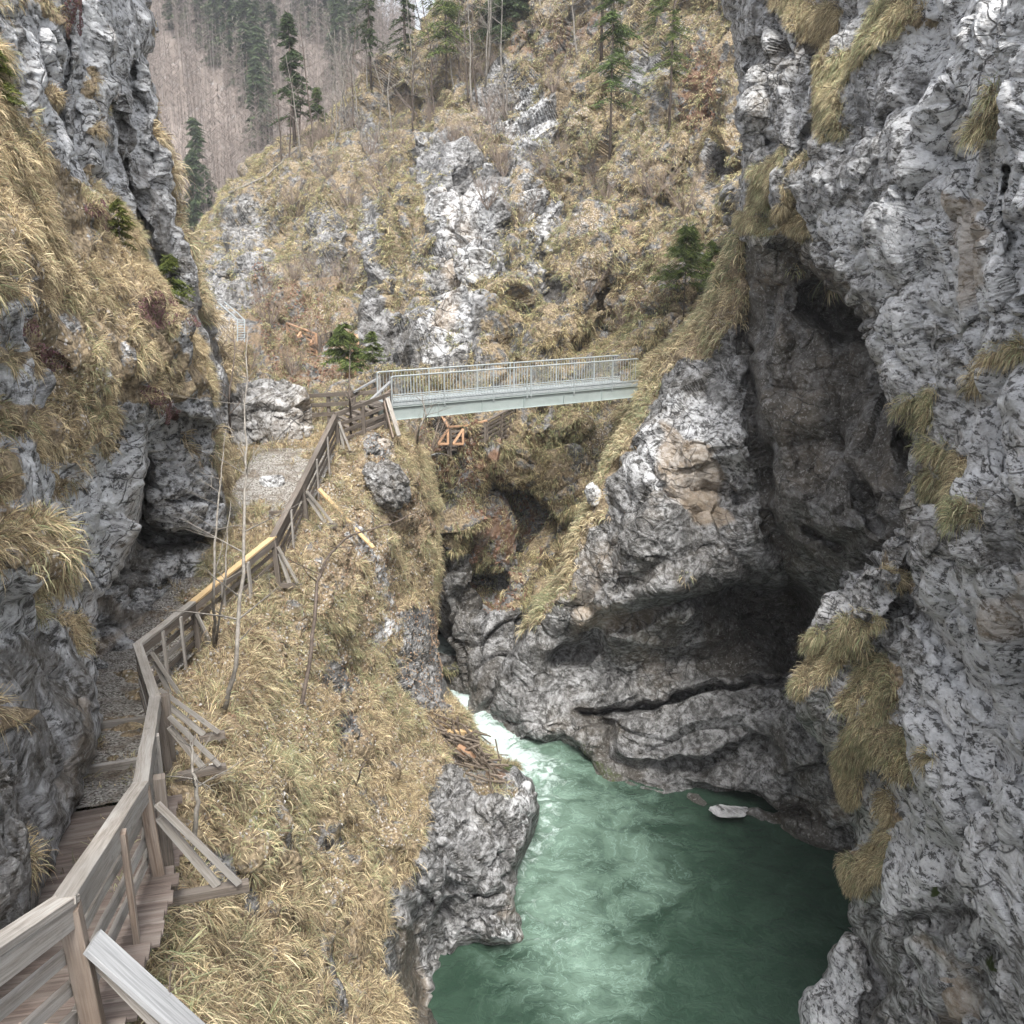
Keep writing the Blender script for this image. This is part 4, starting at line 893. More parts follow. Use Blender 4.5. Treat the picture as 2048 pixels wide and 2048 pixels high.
walkway('walkway with two orange triangular brackets under the steel bridge', [(884, 832, 40.6), (897, 854, 39.8), (935, 851, 40), (974, 841, 40.2)], OLDD, tri=((896, 858, 39.7, 20, 30), (926, 858, 39.7, 20, 30)), rh=.9, nr=4, tmat=ORG, posts=(.1, .9))
walkway('brown timber stair climbing right behind the grassy spur under the steel bridge', [(974, 842, 40.3), (1030, 812, 42), (1062, 796, 43)], OLDD, rh=1.0, nr=5)
walkway('far timber walkway with fresh orange rails on the slope left of the grey rock face', [(574, 646, 52.0), (632, 668, 50.5)], ORG, rh=.95, nr=4, tri=((601, 664, 51, 6, 10), (629, 672, 50, 8, 15)))
walkway('curved orange rails zigzagging down behind the small green spruce', [(688, 662, 50.8), (713, 670, 50), (716, 688, 49), (700, 708, 47), (694, 716, 46.4), (694, 744, 45.2), (712, 762, 44), (735, 768, 43)], ORG, rh=.85, nr=3, tri=((694, 750, 45.0, 13, 18),), posts=(.5,), deck=False)
walkway('old grey railing joining the two orange far walkways', [(640, 672, 51), (662, 664, 51), (688, 662, 51)], OLDD, rh=.8, nr=2)
walkway('weathered timber railing seen through the balusters at the right end of the steel bridge', [(1092, 733, 45.5), (1160, 752, 44.5), (1182, 755, 44), (1215, 750, 44), (1240, 733, 43)], OLDD, rh=1.0, nr=4, posts=(.2, .8), tmat=OLD)
# info post
sg = thing('information_post', WV(1173, 775, 43), 'dark post with small red and pink panel behind the right end of the bridge', 'sign')
m = MB(); m.beam(WV(1173, 790, 43), WV(1173, 735, 43), .07, .07, up=(0, 1, 0)); m.build('post', simple_mat('dark_post', (.02, .02, .02), (.04, .04, .04)), sg)
c = WV(1173, 745, 42.95); m = MB(); m.beam(c - Vector((.2, 0, .25)), c + Vector((-.2, 0, .25)), .03, .03); 
m = MB(); m.beam(c - UP * .25, c + UP * .25, .40, .03, up=(0, 1, 0)); m.build('panel', simple_mat('pink_panel', (.50, .30, .25), (.55, .36, .30)), sg)
m = MB(); m.beam(c + Vector((0, -.03, .0)), c + Vector((0, -.03, .22)), .08, .02, up=(0, 1, 0)); m.build('emblem', simple_mat('red_emblem', (.6, .08, .04), (.65, .1, .05)), sg)
# metal ladder on the far left
ld = thing('metal_ladder', WV(478, 682, 44), 'small grey metal ladder with curved handrail in the gap left of the far slope', 'ladder')
m = MB()
for x in (475, 489): m.tube([WV(x, 684, 44), WV(x, 640, 44), WV(x - 12, 628, 44.5), WV(x - 40, 604, 46)], .03, 6)
m.build('stile', GALV, ld)
m = MB()
for i in range(9): m.tube([WV(475, 680 - i * 5, 44), WV(489, 680 - i * 5, 44)], .018, 5)
m.build('rung', GALV, ld)

# --- loose planks and driftwood
def stick(lab, a, b, w_, h_, mat, name='plank', cat='plank', grp=None):
    m = MB(); m.beam(a, b, w_, h_, jit=.01, roll=random.uniform(-.3, .3)); return prop(m.build(name, mat), lab, cat, grp)
# ================================================================= sampling the terrain
def ground(name, px, py):
    P = PATCH[name]; k = np.argmin((P['px'] - px) ** 2 + (P['py'] - py) ** 2 + (~P['inside']) * 1e6)
    return Vector(P['pos'][k]), Vector(P['nr'][k])
def gpt(name, px, py, up=0.):
    p, n = ground(name, px, py); return p + n * up
stick('long pale yellow plank lying diagonally on the slope below the railing', gpt('gorge_slope', 638, 1000, .3) + UP * .12, gpt('gorge_slope', 732, 1110, .3) + UP * .15, .13, .05, NEW)
stick('short grey plank propped from the railing to the slope', RAIL[7] - UP * .3, gpt('gorge_slope', 630, 1012, .12), .1, .05, OLD)
stick('thick bleached log on the headland debris', gpt('gorge_slope', 895, 1474, .15), gpt('gorge_slope', 930, 1478, .15), .2, .16, NEW, 'driftwood_log', 'driftwood')
stick('yellow broken board on the headland debris', gpt('gorge_slope', 910, 1505, .15), gpt('gorge_slope', 945, 1530, .18), .26, .1, ORG, 'driftwood_log', 'driftwood')
stick('grey squared block sticking out of the headland debris', gpt('gorge_slope', 975, 1537, .12), gpt('gorge_slope', 990, 1541, .2), .1, .1, PALE, 'driftwood_log', 'driftwood')
TWIG = simple_mat('driftwood_bark', (.09, .07, .055), (.20, .165, .13), 9)
m = MB()
for i in range(110):
    x, y = random.gauss(935, 34), 0; y = 1470 + (x - 880) * .75 + random.gauss(0, 22)
    p = gpt('gorge_slope', min(max(x, 860), 1010), y, .08 + random.random() * .15); a = math.radians(random.gauss(38, 28)); L = random.uniform(.3, 1.3)
    dv = Vector((math.cos(a), random.uniform(-.3, .3), -math.sin(a))) * L / 2
    m.tube([p - dv, p + Vector((random.gauss(0, .05), 0, random.gauss(0, .05))), p + dv], [random.uniform(.015, .045)] * 3, 5)
prop(m.build('driftwood_pile', TWIG), 'tangle of brown flood debris and branches caught on the rock headland above the rapid', 'driftwood', kind='stuff')

# ================================================================= boulders
def boulder(name, lab, px, py, d, sx, sy, sz, mat, seed, rot=0., sub=6, lt=.5):
    import bmesh
    bm = bmesh.new(); bmesh.ops.create_icosphere(bm, subdivisions=sub, radius=1)
    v = np.array([tuple(x.co) for x in bm.verts], np.float32)
    h = .26 * facets(v * 1.0 + seed * 3.1, seed) + .12 * fbm(v * 1.3 + seed, 3) + .09 * facets(v * 3.0 + seed, seed + 1) + .03 * fbm(v * 9, 4)
    v = np.sign(v) * np.abs(v) ** .92
    v = v * (1 + h[:, None]) * np.array([sx, sy, sz]); c, s = math.cos(rot), math.sin(rot)
    v = np.stack([v[:, 0] * c - v[:, 2] * s, v[:, 1], v[:, 0] * s + v[:, 2] * c], 1)
    f = np.array([[x.index for x in fc.verts] for fc in bm.faces]); bm.free()
    ce = np.array(W(px, py, d)); n = len(v)
    m1 = np.zeros((n, 3), np.float32); m1[:, 1] = .05; m1[:, 2] = lt; m1[:, 1] += .3 * (lt < .3); m2 = np.zeros((n, 3), np.float32); m2[:, 0] = .25
    return prop(mesh_np(name, v + ce, f, 3, mat, attrs={'m1': m1, 'm2': m2}), lab, 'boulder')
BOUL = rock_material('boulder_limestone', .5, .9, .45)
boulder('boulder', 'huge pale grey boulder wedged between the left cliff and the timber fence', 527, 853, 33.2, 1.45, 1.2, 1.36, BOUL, 2, .08, 6, .22)
boulder('rock', 'small white angular rock lying on the gravel beside the railing', 546, 968, 29.0, .40, .35, .26, BOUL, 5, -.1, 4)
boulder('rock', 'little white rock on the grassy crest near the right cliff', 1186, 990, 36.2, .30, .3, .45, BOUL, 7, .3, 4)
boulder('rock', 'pale flat rock floating at the foot of the overhang at the water edge', 1456, 1622, 31.0, .55, .3, .07, BOUL, 9, .0, 4)
boulder('rock', 'grey rock outcrop in the straw on the knoll below the bridge end', 775, 972, 30.2, .55, .5, .85, rock_material('outcrop_limestone', 1.0, .7), 11, .5, 5, .1)
boulder('rock', 'twin grey stones on the top of the straw knoll', 752, 895, 32.4, .6, .4, .33, BOUL, 12, .0, 4, .2)

# ================================================================= grass
GRASS = blade_mat('dry_grass')
STRAW = np.array([(.62, .52, .345), (.52, .42, .265), (.72, .62, .43), (.37, .28, .185), (.42, .42, .26), (.29, .32, .19), (.20, .15, .11)])
def grass_geo(roots, nrs, L, wdt, nb, seed, green=.25, droop=1.0, spread=.5, dark=.0, cdir=None, rad=.10, tintmul=(1, 1, 1)):
    """tussocks of drooping blades; returns vertices, faces, tints"""
    rng = np.random.default_rng(seed); T = len(roots)
    n = T * nb; ti = np.repeat(np.arange(T), nb)
    nr = nrs[ti]; up = np.array([0, 0, 1.0])
    # tangent frame
    g = np.array([0, 0, -1.0]); dn = g - nr * (nr @ g)[:, None]; dn /= np.linalg.norm(dn, axis=1)[:, None] + 1e-6
    sd = np.cross(nr, dn)
    a = rng.random(n) * 2 * np.pi; r = np.sqrt(rng.random(n))
    rad_ = (np.asarray(rad) * np.ones(T))[ti]
    rt = roots[ti] + (sd * (np.cos(a) * r * rad_)[:, None] + dn * (np.sin(a) * r * rad_)[:, None])
    Lb = (np.asarray(L) * np.ones(T))[ti] * rng.uniform(.55, 1.25, n)
    out = sd * np.cos(a)[:, None] * spread + dn * (np.sin(a) * spread + .3)[:, None] + rng.normal(0, .18, (n, 3))
    d0 = nr * .75 + up * .30 + out * .8; d0 /= np.linalg.norm(d0, axis=1)[:, None]
    d1 = d0 * .55 + out * .55 + g * .35 * droop; d1 /= np.linalg.norm(d1, axis=1)[:, None]
    d2 = d1 * .5 + dn * .5 + g * .75 * droop + out * .25; d2 /= np.linalg.norm(d2, axis=1)[:, None]
    p0 = rt - nr * .03; p1 = p0 + d0 * (Lb * .36)[:, None]; p2 = p1 + d1 * (Lb * .36)[:, None]; p3 = p2 + d2 * (Lb * .34)[:, None]
    s = np.cross(d1, rng.normal(0, 1, (n, 3))); s /= np.linalg.norm(s, axis=1)[:, None] + 1e-6
    w_ = ((np.asarray(wdt) * np.ones(T))[ti] * rng.uniform(.6, 1.3, n))[:, None] * .5
    V = np.stack([p0 - s * w_, p0 + s * w_, p1 - s * w_, p1 + s * w_, p2 - s * w_ * .8, p2 + s * w_ * .8, p3], 1).reshape(-1, 3)
    b = np.arange(n) * 7
    Fq = np.stack([np.stack([b, b + 1, b + 3], 1), np.stack([b, b + 3, b + 2], 1), np.stack([b + 2, b + 3, b + 5], 1), np.stack([b + 2, b + 5, b + 4], 1), np.stack([b + 4, b + 5, b + 6], 1)], 1).reshape(-1, 3)
    # tints: clump tone from noise, blade tone random
    cn = perlin((roots * .55).astype(np.float32))[ti] + .5 * perlin((roots * 2.3).astype(np.float32))[ti]
    pr = rng.random(n); gsel = (rng.random(n) < np.clip(green + .55 * cn, 0.02, .85))
    ci = np.where(gsel, rng.choice([4, 5, 4], n), rng.choice([0, 0, 1, 2, 2, 3, 6], n))
    ci = np.where(rng.random(n) < dark, 6, ci)
    tone = np.clip(rng.normal(1, .16, n) + .16 * perlin((roots * 1.1 + 40).astype(np.float32))[ti], .45, 1.5)
    tt = np.clip(rng.normal(1, .2, T), .5, 1.45)[ti]
    C = STRAW[ci] * (tone * tt)[:, None] * np.array(tintmul)
    C = np.repeat(C, 7, 0).astype(np.float32)
    return V, Fq, C
def scatter(name, spacing, seed, box=None, thr=.5, dens=None, lit=None):
    """random points on a patch where its grass mask holds"""
    P = PATCH[name]; rng = np.random.default_rng(seed); H, Wd = P['H'], P['W']
    pos = P['pos'].reshape(H, Wd, 3)
    ea = np.linalg.norm(np.diff(pos, axis=1)[:-1], axis=2); eb = np.linalg.norm(np.diff(pos, axis=0)[:, :-1], axis=2)
    area = (np.minimum(ea, .5) * np.minimum(eb, .5)).ravel()
    idx = np.arange(H * Wd).reshape(H, Wd)[:-1, :-1].ravel()
    gm = P['M'][idx, 0] + .35 * perlin((P['pos'][idx] * .8).astype(np.float32)) + .25 * perlin((P['pos'][idx] * 2.7).astype(np.float32))
    gm = gm + .34 * perlin((P['pos'][idx] * .28 + 11).astype(np.float32))
    ok = (gm > thr) & (P['sd'][idx] > -7) & (P['px'][idx] > -40) & (P['px'][idx] < 2090) & (P['py'][idx] > -40) & (P['py'][idx] < 2090)
    if box is not None: ok &= box(P['px'][idx], P['py'][idx])
    idx = idx[ok]; area = area[ok]
    cnt = int(area.sum() / spacing ** 2)
    if cnt < 1: return np.zeros((0, 3)), np.zeros((0, 3)), np.zeros(0, int)
    k = rng.choice(len(idx), cnt, p=area / area.sum()); q = idx[k]
    return P['pos'][q] + rng.normal(0, spacing * .2, (cnt, 3)) * .3, P['nr'][q], q
def grass_stuff(name, lab, src, L, wdt, nb, sp, seed, **kw):
    thr = kw.pop('thr', .5); box = kw.pop('box', None)
    r, n, q = scatter(src, sp, seed, box, thr)
    rng = np.random.default_rng(seed + 1)
    n = n + rng.normal(0, .28, n.shape)
    V, F_, C = grass_geo(r, n, L * np.clip(1 + .6 * perlin((r * .7 + 9).astype(np.float32)), .4, 1.9) * rng.uniform(.6, 1.4, len(r)), wdt, nb, seed + 2, rad=sp * .6, **kw)
    print(name, len(r), len(V))
    return prop(mesh_np(name, V, F_, 3, GRASS, attrs={'tint': C}), lab, 'grass', kind='stuff')
vis_S = lambda x, y: ~((x < 300) & (y < 1500)) | (x > 400)
grass_stuff('dry_grass', 'straw-coloured grass hanging over the left cliff', 'left_cliff', .19, .0075, 30, .165, 21, green=.16, droop=1.0, tintmul=(1.0, .985, .94), thr=.60, dark=.1, spread=.75)
grass_stuff('dry_grass', 'sparse straw-coloured grass on the dark rear wall of the left cliff', 'left_cliff_rear', .45, .02, 22, .3, 22, green=.2)
grass_stuff('dry_grass', 'small grass tufts beside the alcove', 'alcove_wall', .3, .016, 22, .25, 27, green=.25)
grass_stuff('dry_grass', 'straw and olive grass on the slope below the railing', 'gorge_slope', .26, .0095, 22, .19, 23, green=.27, spread=.9, dark=.09, box=vis_S, thr=.55, tintmul=(.97, .96, .92))
grass_stuff('dry_grass', 'olive-brown grass tussocks over the upper middle gorge wall', 'middle_gorge_wall', .30, .026, 12, .40, 24, green=.40, droop=1.5, dark=.2, thr=.38, spread=.35, tintmul=(.86, .87, .77), box=lambda x, y: (y < 640) & (x > 380))
grass_stuff('dry_grass', 'olive-brown grass tussocks on the gully slope around the steel bridge', 'middle_gorge_wall', .30, .018, 14, .29, 28, green=.40, droop=1.5, dark=.2, thr=.36, spread=.4, tintmul=(.86, .87, .77), box=lambda x, y: (y >= 640) & (y < 1420) & (x > 480))
grass_stuff('dry_grass', 'grass on the crest of the overhanging rock', 'overhanging_rock', .40, .024, 20, .36, 25, tintmul=(.95, .97, .95), green=.34, droop=1.2, box=lambda x, y: y < 1300)
# separate hanging grass clumps on the right cliff
RL = ['short clump at the top edge', 'clump left of the long grassy rib at the top', 'long grassy rib running down from the top edge', 'small clump between the two upper ribs', 'middle of the upper grassy rib', 'narrow dark clump on the upper rib',
      'round bushy clump ending the upper rib', 'slanting grass streak near the dark cleft', 'second slanting grass streak left of the round clump', 'large round clump hanging above the brown hollow', 'low clump at the foot of the dark cleft',
      'lone olive clump at the far right edge', 'thin rib descending from the right photo edge', 'clump on the lip right of the brown hollow', 'bushy blond tussock on the nose beside the hole', 'small tussock left of the bushy blond tussock', 'blond tussock below the rock nose', 'shaded hanging clump under the small hole',
      'small mossy clump on the rib below the hollow', 'broad brownish clump capping the lower left buttress', 'steep olive clump beside the broad brownish one', 'longest blond hanging mat on the lower buttress', 'lower tip of the hanging mat above the pool', 'right-hand lobe of the hanging mat',
      'small flat clump right of the mat', 'tiny green clump between mat and lowest clump', 'lowest clump overhanging the green pool']
for i, (pts, wd) in enumerate(RG):
    cx = sum(p[0] for p in pts) / len(pts); cy = sum(p[1] for p in pts) / len(pts); rr = wd * 1.12
    def bx_(x, y, pts=pts, rr=rr):
        return line_w(x, y, pts, rr) + .22 * n2(x, y, 9, 3) + .22 * n2(x, y, 26, 8) > .46
    r, n, q = scatter('right_cliff', .11, 300 + i, bx_, thr=.3)
    if len(r) < 3: continue
    V, F_, C = grass_geo(r, n * .6 + np.array([-.1, -.3, .35]), .27, .010, 22, 400 + i, green=.30, droop=1.4, spread=.6, rad=.1, dark=.10, tintmul=(1.0, 1.02, .98))
    prop(mesh_np('grass_clump', V, F_, 3, GRASS, attrs={'tint': C}), 'dry grass on the right cliff: ' + RL[i], 'grass clump', 'hanging grass clumps on the right cliff')

# ================================================================= leaf litter, stones, heather
def flakes(name, lab, src, spacing, size, cols, seed, box=None, thr=-9, cat='leaf litter', lift=.03):
    P = PATCH[src]; rng = np.random.default_rng(seed); bak = P['M'][:, 0].copy()
    P['M'][:, 0] = P['M'][:, 0] if thr > -5 else 1.
    r, n, q = scatter(src, spacing, seed, box, thr if thr > -5 else 0.)
    P['M'][:, 0] = bak; c = len(r)
    if not c: return
    t = rng.normal(0, 1, (c, 3)); a = np.cross(n, t); a /= np.linalg.norm(a, axis=1)[:, None] + 1e-6; b = np.cross(n, a) + n * rng.normal(0, .5, (c, 1))
    s = size * rng.uniform(.4, 1.5, (c, 1)); o = r + n * (lift + size * .2)
    V = np.stack([o - a * s, o - b * s * .6, o + a * s, o + b * s * .6, o + n * s * .8], 1).reshape(-1, 3); k = np.arange(c) * 5
    F_ = np.stack([np.stack([k, k + 1, k + 4], 1), np.stack([k + 1, k + 2, k + 4], 1), np.stack([k + 2, k + 3, k + 4], 1), np.stack([k + 3, k, k + 4], 1)], 1).reshape(-1, 3)
    cc = np.array(cols)[rng.integers(0, len(cols), c)] * rng.uniform(.7, 1.2, (c, 1))
    prop(mesh_np(name, V, F_, 3, GRASS, attrs={'tint': np.repeat(cc, 5, 0).astype(np.float32)}), lab, cat, kind='stuff')
flakes('fallen_leaves', 'brown fallen leaves over the slope under the railing', 'gorge_slope', .16, .032, [(.32, .22, .15), (.40, .29, .20), (.24, .16, .11), (.46, .38, .28)], 51, lambda x, y: (x > 330) & (x < 880) & (y < 1500))
flakes('loose_stones', 'pale scree stones scattered on the slope and path', 'gorge_slope', .22, .035, [(.5, .48, .46), (.6, .58, .56), (.34, .33, .31)], 52, lambda x, y: (x > 330) & (x < 860) & (y < 1700) & (n2(x, y, 60) > -.1), thr=.45)
flakes('fallen_leaves', 'reddish leaf litter in the gully under the steel bridge', 'middle_gorge_wall', .22, .07, [(.24, .14, .10), (.31, .19, .14), (.18, .11, .08)], 53, lambda x, y: (line_w(x, y, [(900, 860), (960, 950), (1000, 1180)], 70) > .4) | (line_w(x, y, [(1400, 130), (1400, 230)], 60) > .4) | (line_w(x, y, [(560, 620), (620, 720)], 90) > .4))
flakes('heather', 'patches of purple-brown winter heath on the left cliff', 'left_cliff', .035, .02, [(.17, .085, .095), (.16, .11, .08), (.24, .12, .14), (.12, .09, .06)], 54,
       lambda x, y: (line_w(x, y, [(280, 620), (300, 640)], 30) + line_w(x, y, [(130, 0), (140, 60)], 26) + line_w(x, y, [(330, 560), (350, 650)], 18) + line_w(x, y, [(300, 790), (340, 830)], 26) + line_w(x, y, [(60, 700), (120, 720)], 22)
                     + line_w(x, y, [(180, 420), (220, 450)], 22) + line_w(x, y, [(60, 650), (60, 660)], 16)) > .4, cat='heather', lift=.08)

# ================================================================= bare saplings, shrubs and conifers
BARK = simple_mat('grey_sapling_bark', (.15, .135, .115), (.30, .28, .25), 7, .85)
BARKD = simple_mat('dark_bark', (.07, .055, .045), (.16, .13, .11), 7, .9)
def branchy(mb, p, d, L, r, depth, rng, up=.15, nchild=4, ang=.6, seg=5):
    pts = [p]; dd = d.copy()
    for i in range(seg):
        dd = (dd + Vector((rng.gauss(0, .09), rng.gauss(0, .09), rng.gauss(0, .06) + up * .12))).normalized(); pts.append(pts[-1] + dd * (L / seg))
    mb.tube(pts, [r * (1 - .75 * i / seg) for i in range(seg + 1)], 5 if r > .02 else 4, cap=False)
    if depth <= 0: return pts
    for c in range(nchild):
        i = rng.randint(1 if depth > 1 else 1, seg); a = rng.uniform(0, 2 * math.pi); ax = Vector((math.cos(a), math.sin(a), 0)); nd = (dd * math.cos(ang) + ax * math.sin(ang) + Vector((0, 0, .12))).normalized()
        branchy(mb, pts[i], nd, L * rng.uniform(.3, .55), r * (1 - .7 * i / seg) * .55, depth - 1, rng, up, max(2, nchild - 1), ang, 4)
    return pts
def sapling(lab, pts, r, mat, seed, nbr=9, bl=1.0, name='bare_sapling', cat='sapling', start=.25, depth=1, grp=None):
    rng = random.Random(seed); P_ = [WV(*p) if not isinstance(p, Vector) else p for p in pts]
    Q = []
    for k in range(len(P_) - 1):
        for j in range(4): Q.append(P_[k].lerp(P_[k + 1], j / 4) + Vector((rng.gauss(0, r * .35), rng.gauss(0, r * .35), 0)))
    Q.append(P_[-1]); n = len(Q) - 1
    root = thing(name, P_[0], lab, cat, grp)
    t = MB(); t.tube(Q, [r * (1 - .82 * (i / n)) for i in range(n + 1)], 7); t.build('trunk', mat, root, True)
    b = MB()
    for j in range(nbr):
        i = int(n * rng.uniform(start, .97)); a = rng.uniform(0, 2 * math.pi); dv = Vector((math.cos(a), math.sin(a) * .7, rng.uniform(.1, .9))).normalized()
        branchy(b, Q[i], dv, bl * rng.uniform(.4, 1.1), r * (1 - .82 * i / n) * .5, depth, rng)
    b.build('branches', mat, root, True)
    return root
def base_on(src, px, py): return gpt(src, px, py, -.05)
sapling('tall slim grey sapling in front of the timber railing, rooted in the straw slope', [base_on('gorge_slope', 455, 1418), (470, 1330, 16.6), (486, 1150, 17.0), (490, 980, 17.6), (490, 860, 18.0), (496, 660, 18.5)], .048, BARK, 5, 16, 1.3, depth=2)
sapling('mossy grey stem just left of the tall sapling, crossing the new yellow handrail', [base_on('gorge_slope', 430, 1305), (428, 1180, 18.6), (432, 1060, 18.8), (440, 960, 19.2), (452, 860, 19.4)], .036, BARK, 6, 9, .9, depth=2)
sapling('thin double stem rising beside the mossy grey one', [base_on('gorge_slope', 437, 1300), (450, 1160, 18.8), (456, 1060, 19), (462, 1000, 19.2)], .026, BARK, 7, 6, .6)
sapling('curved dark sapling arching over the middle of the straw slope', [base_on('gorge_slope', 617, 1418), (624, 1300, 21.4), (632, 1180, 21.8), (650, 1120, 22), (700, 1070, 22.3), (790, 1045, 22.8), (840, 1020, 23)], .05, BARKD, 8, 12, 1.0, start=.35, depth=2)
sapling('small forked sapling beside the near railing braces', [base_on('gorge_slope', 392, 1725), (396, 1620, 12.4), (392, 1560, 12.5), (384, 1500, 12.7), (390, 1470, 12.9)], .04, BARK, 9, 8, .9, start=.4, depth=1)
sapling('tiny dark twig in front of the near brace plank', [WV(336, 2080, 6.6), (336, 2010, 6.5), (340, 1960, 6.5), (346, 1925, 6.5)], .012, BARKD, 10, 5, .22, start=.3)
sapling('thin twig standing in the straw below the grassy knob', [base_on('gorge_slope', 718, 1585), (722, 1540, 20.6), (732, 1515, 20.7)], .03, BARKD, 11, 3, .3)
sapling('pale dry sapling growing in front of the left end of the bridge girder', [base_on('gorge_slope', 834, 905), (838, 860, 32), (850, 830, 32.2), (842, 780, 32.4)], .05, BARK, 12, 10, 1.0, depth=2)
sapling('leafless branchy sapling on the path edge by the big boulder', [base_on('gorge_slope', 702, 870), (700, 800, 31), (698, 740, 31.5), (700, 690, 32)], .045, BARKD, 13, 7, .8)
sapling('spindly sapling in the left cliff gap above the boulder', [gpt('gorge_slope', 462, 900), (458, 800, 27.5), (470, 700, 28), (465, 640, 28.5)], .04, BARKD, 14, 12, 1.6, depth=2)
# shrubs: brushy grey-brown twigs, one proto copied
def dup(o, loc, rz, sc, lab=None):
    r = o.copy(); COL.objects.link(r); r.location = loc; r.rotation_euler = (0, 0, rz); r.scale = (sc,) * 3
    if lab: r['label'] = lab
    for ch in o.children:
        c = ch.copy(); COL.objects.link(c); c.parent = r
    return r
def shrub(seed, mat, n=16, h=2.0):
    rng = random.Random(seed); root = thing('bare_shrub', (0, 0, 0), '', 'shrub', 'leafless shrubs and brush on the middle gorge wall')
    b = MB()
    for i in range(n):
        a = rng.uniform(0, 6.28); dv = Vector((math.cos(a) * .6, math.sin(a) * .6, 1)).normalized(); branchy(b, Vector((0, 0, 0)), dv, h * rng.uniform(.5, 1.1), .03, 2, rng, nchild=5, ang=.5)
    b.build('stems', mat, root); return root
SHB = simple_mat('brush_twigs', (.17, .13, .105), (.30, .25, .21), 2, .9)
protos = [shrub(61, SHB), shrub(62, SHB, 12, 2.6)]
rng_ = random.Random(5)
SP = [(x, y) for x, y in [(590, 560), (640, 600), (620, 540), (670, 640), (560, 620), (600, 690), (540, 670), (650, 560), (690, 590), (520, 590), (580, 730), (500, 740), (640, 700), (560, 560), (700, 530)]]
SP += [(rng_.uniform(700, 1000), rng_.uniform(150, 300)) for _ in range(30)] + [(rng_.uniform(960, 1400), rng_.uniform(60, 460)) for _ in range(14)] + [(rng_.uniform(560, 760), rng_.uniform(260, 420)) for _ in range(22)] + [(960, 330), (1000, 350), (900, 300), (1230, 640), (1180, 600), (1330, 560), (880, 900), (1000, 960), (960, 1100), (830, 930)]
used0 = {}
for i, (x, y) in enumerate(SP):
    loc = gpt('middle_gorge_wall', x, y, -.1); k = i % 2
    zone = 'in the brush tangle above the far walkways' if (x < 710 and y > 500) else 'near the ridge top among the trees' if y < 300 else 'on the far left spur' if x < 770 else 'on the grassy wall around the bridge'
    lab = 'leafless grey-brown shrub ' + zone; sc = .55 + .5 * rng_.random()
    if k not in used0: used0[k] = 1; o = protos[k]; o.location = loc; o.scale = (sc,) * 3; o['label'] = lab
    else: dup(protos[k], loc, rng_.uniform(0, 6), sc, lab)

# conifers
def conifer_mesh(H, R, seed, nbr=120, nn=26, nlen=.16, nw=.05, start=.15, dens=1., droop=.35, sparse=.0):
    rng = np.random.default_rng(seed); V = []; C = []; Fc = []
    t = start + (1 - start) * np.sort(rng.random(nbr)) ** .9
    br = MB(); cols = np.array([(.045, .068, .032), (.065, .095, .042), (.032, .046, .026), (.09, .12, .055)])
    allv = []; allc = []
    for i in range(nbr):
        a = rng.random() * 6.283; L = R * (1 - (t[i] - start) / (1 - start)) ** .8 * rng.uniform(.55, 1.1) + .05 * R
        if rng.random() < sparse: L *= .35
        z = t[i] * H; o = np.array([0, 0, z]); dv = np.array([math.cos(a), math.sin(a), -.1]); sag = -droop * L
        s = np.linspace(.1, 1, nn); c = o + np.outer(s * L, dv) + np.stack([0 * s, 0 * s, sag * s ** 2 + .12 * L * s ** 3], 1)
        br.tube([Vector(o), Vector(c[nn // 2]), Vector(c[-1])], [.02 * H / 8, .012 * H / 8, .004], 3, cap=False)
        for side in (-1, 1, 0, .5):
            pv = np.array([-dv[1], dv[0], 0]) * side + np.array([0, 0, -.4 if side else .35])
            q = c + rng.normal(0, .03 * R, (nn, 3)); tip = q + (pv + dv * .6) * (nlen * (1.2 - .5 * s) * rng.uniform(.6, 1.4, nn))[:, None] * R
            w_ = np.cross(tip - q, rng.normal(0, 1, (nn, 3))); w_ /= np.linalg.norm(w_, axis=1)[:, None] + 1e-6; w_ *= nw * R
            allv.append(np.stack([q - w_, q + w_, tip], 1)); allc.append(np.repeat(cols[rng.integers(0, 4, nn)] * rng.uniform(.7, 1.25, (nn, 1)), 3, 0))
    V = np.concatenate(allv).reshape(-1, 3); C = np.concatenate(allc)
    return V, np.arange(len(V)).reshape(-1, 3), C.astype(np.float32), br
NEED = blade_mat('conifer_needles', .2)
def conifer(lab, loc, H, R, seed, grp=None, tint=(1, 1, 1), name='spruce', tr=.06, **kw):
    V, F_, C, br = conifer_mesh(H, R, seed, **kw); root = thing(name, loc, lab, 'tree', grp); L = np.array(loc)
    t = MB(); t.tube([Vector(loc) - UP * .4, Vector(loc) + UP * H * .5, Vector(loc) + UP * H], [tr * H / 8 * 1.3, tr * H / 8 * .8, .01], 7); t.build('trunk', BARKD, root, True)
    br.v = [v + Vector(loc) for v in br.v]; br.build('branches', BARKD, root)
    c = mesh_np('crown', V + L, F_, 3, NEED, root, attrs={'tint': C * np.array(tint, np.float32)})
    return root
MG = 'middle_gorge_wall'
G2 = (1.9, 1.75, 1.2); G1 = (1.5, 1.5, 1.1)
conifer('feathery young spruce on the grassy slope right of the bridge, left of a pair', base_on(MG, 1362, 622), 4.0, 1.7, 71, 'young spruces above the bridge', G2, nbr=46, nn=18, start=.35, nlen=.22, nw=.012, droop=.1)
conifer('brighter young spruce standing right of a pair on the slope beside the cliff', base_on(MG, 1408, 560), 3.0, 1.3, 72, 'young spruces above the bridge', G2, nbr=40, nn=18, start=.25, nlen=.22, nw=.012, droop=.1)
conifer('slender larch-like tree with pale green top near the dark cleft', base_on(MG, 1372, 285), 9.5, 1.7, 73, None, G2, nbr=44, nn=16, start=.45, nlen=.2, nw=.010, sparse=.3)
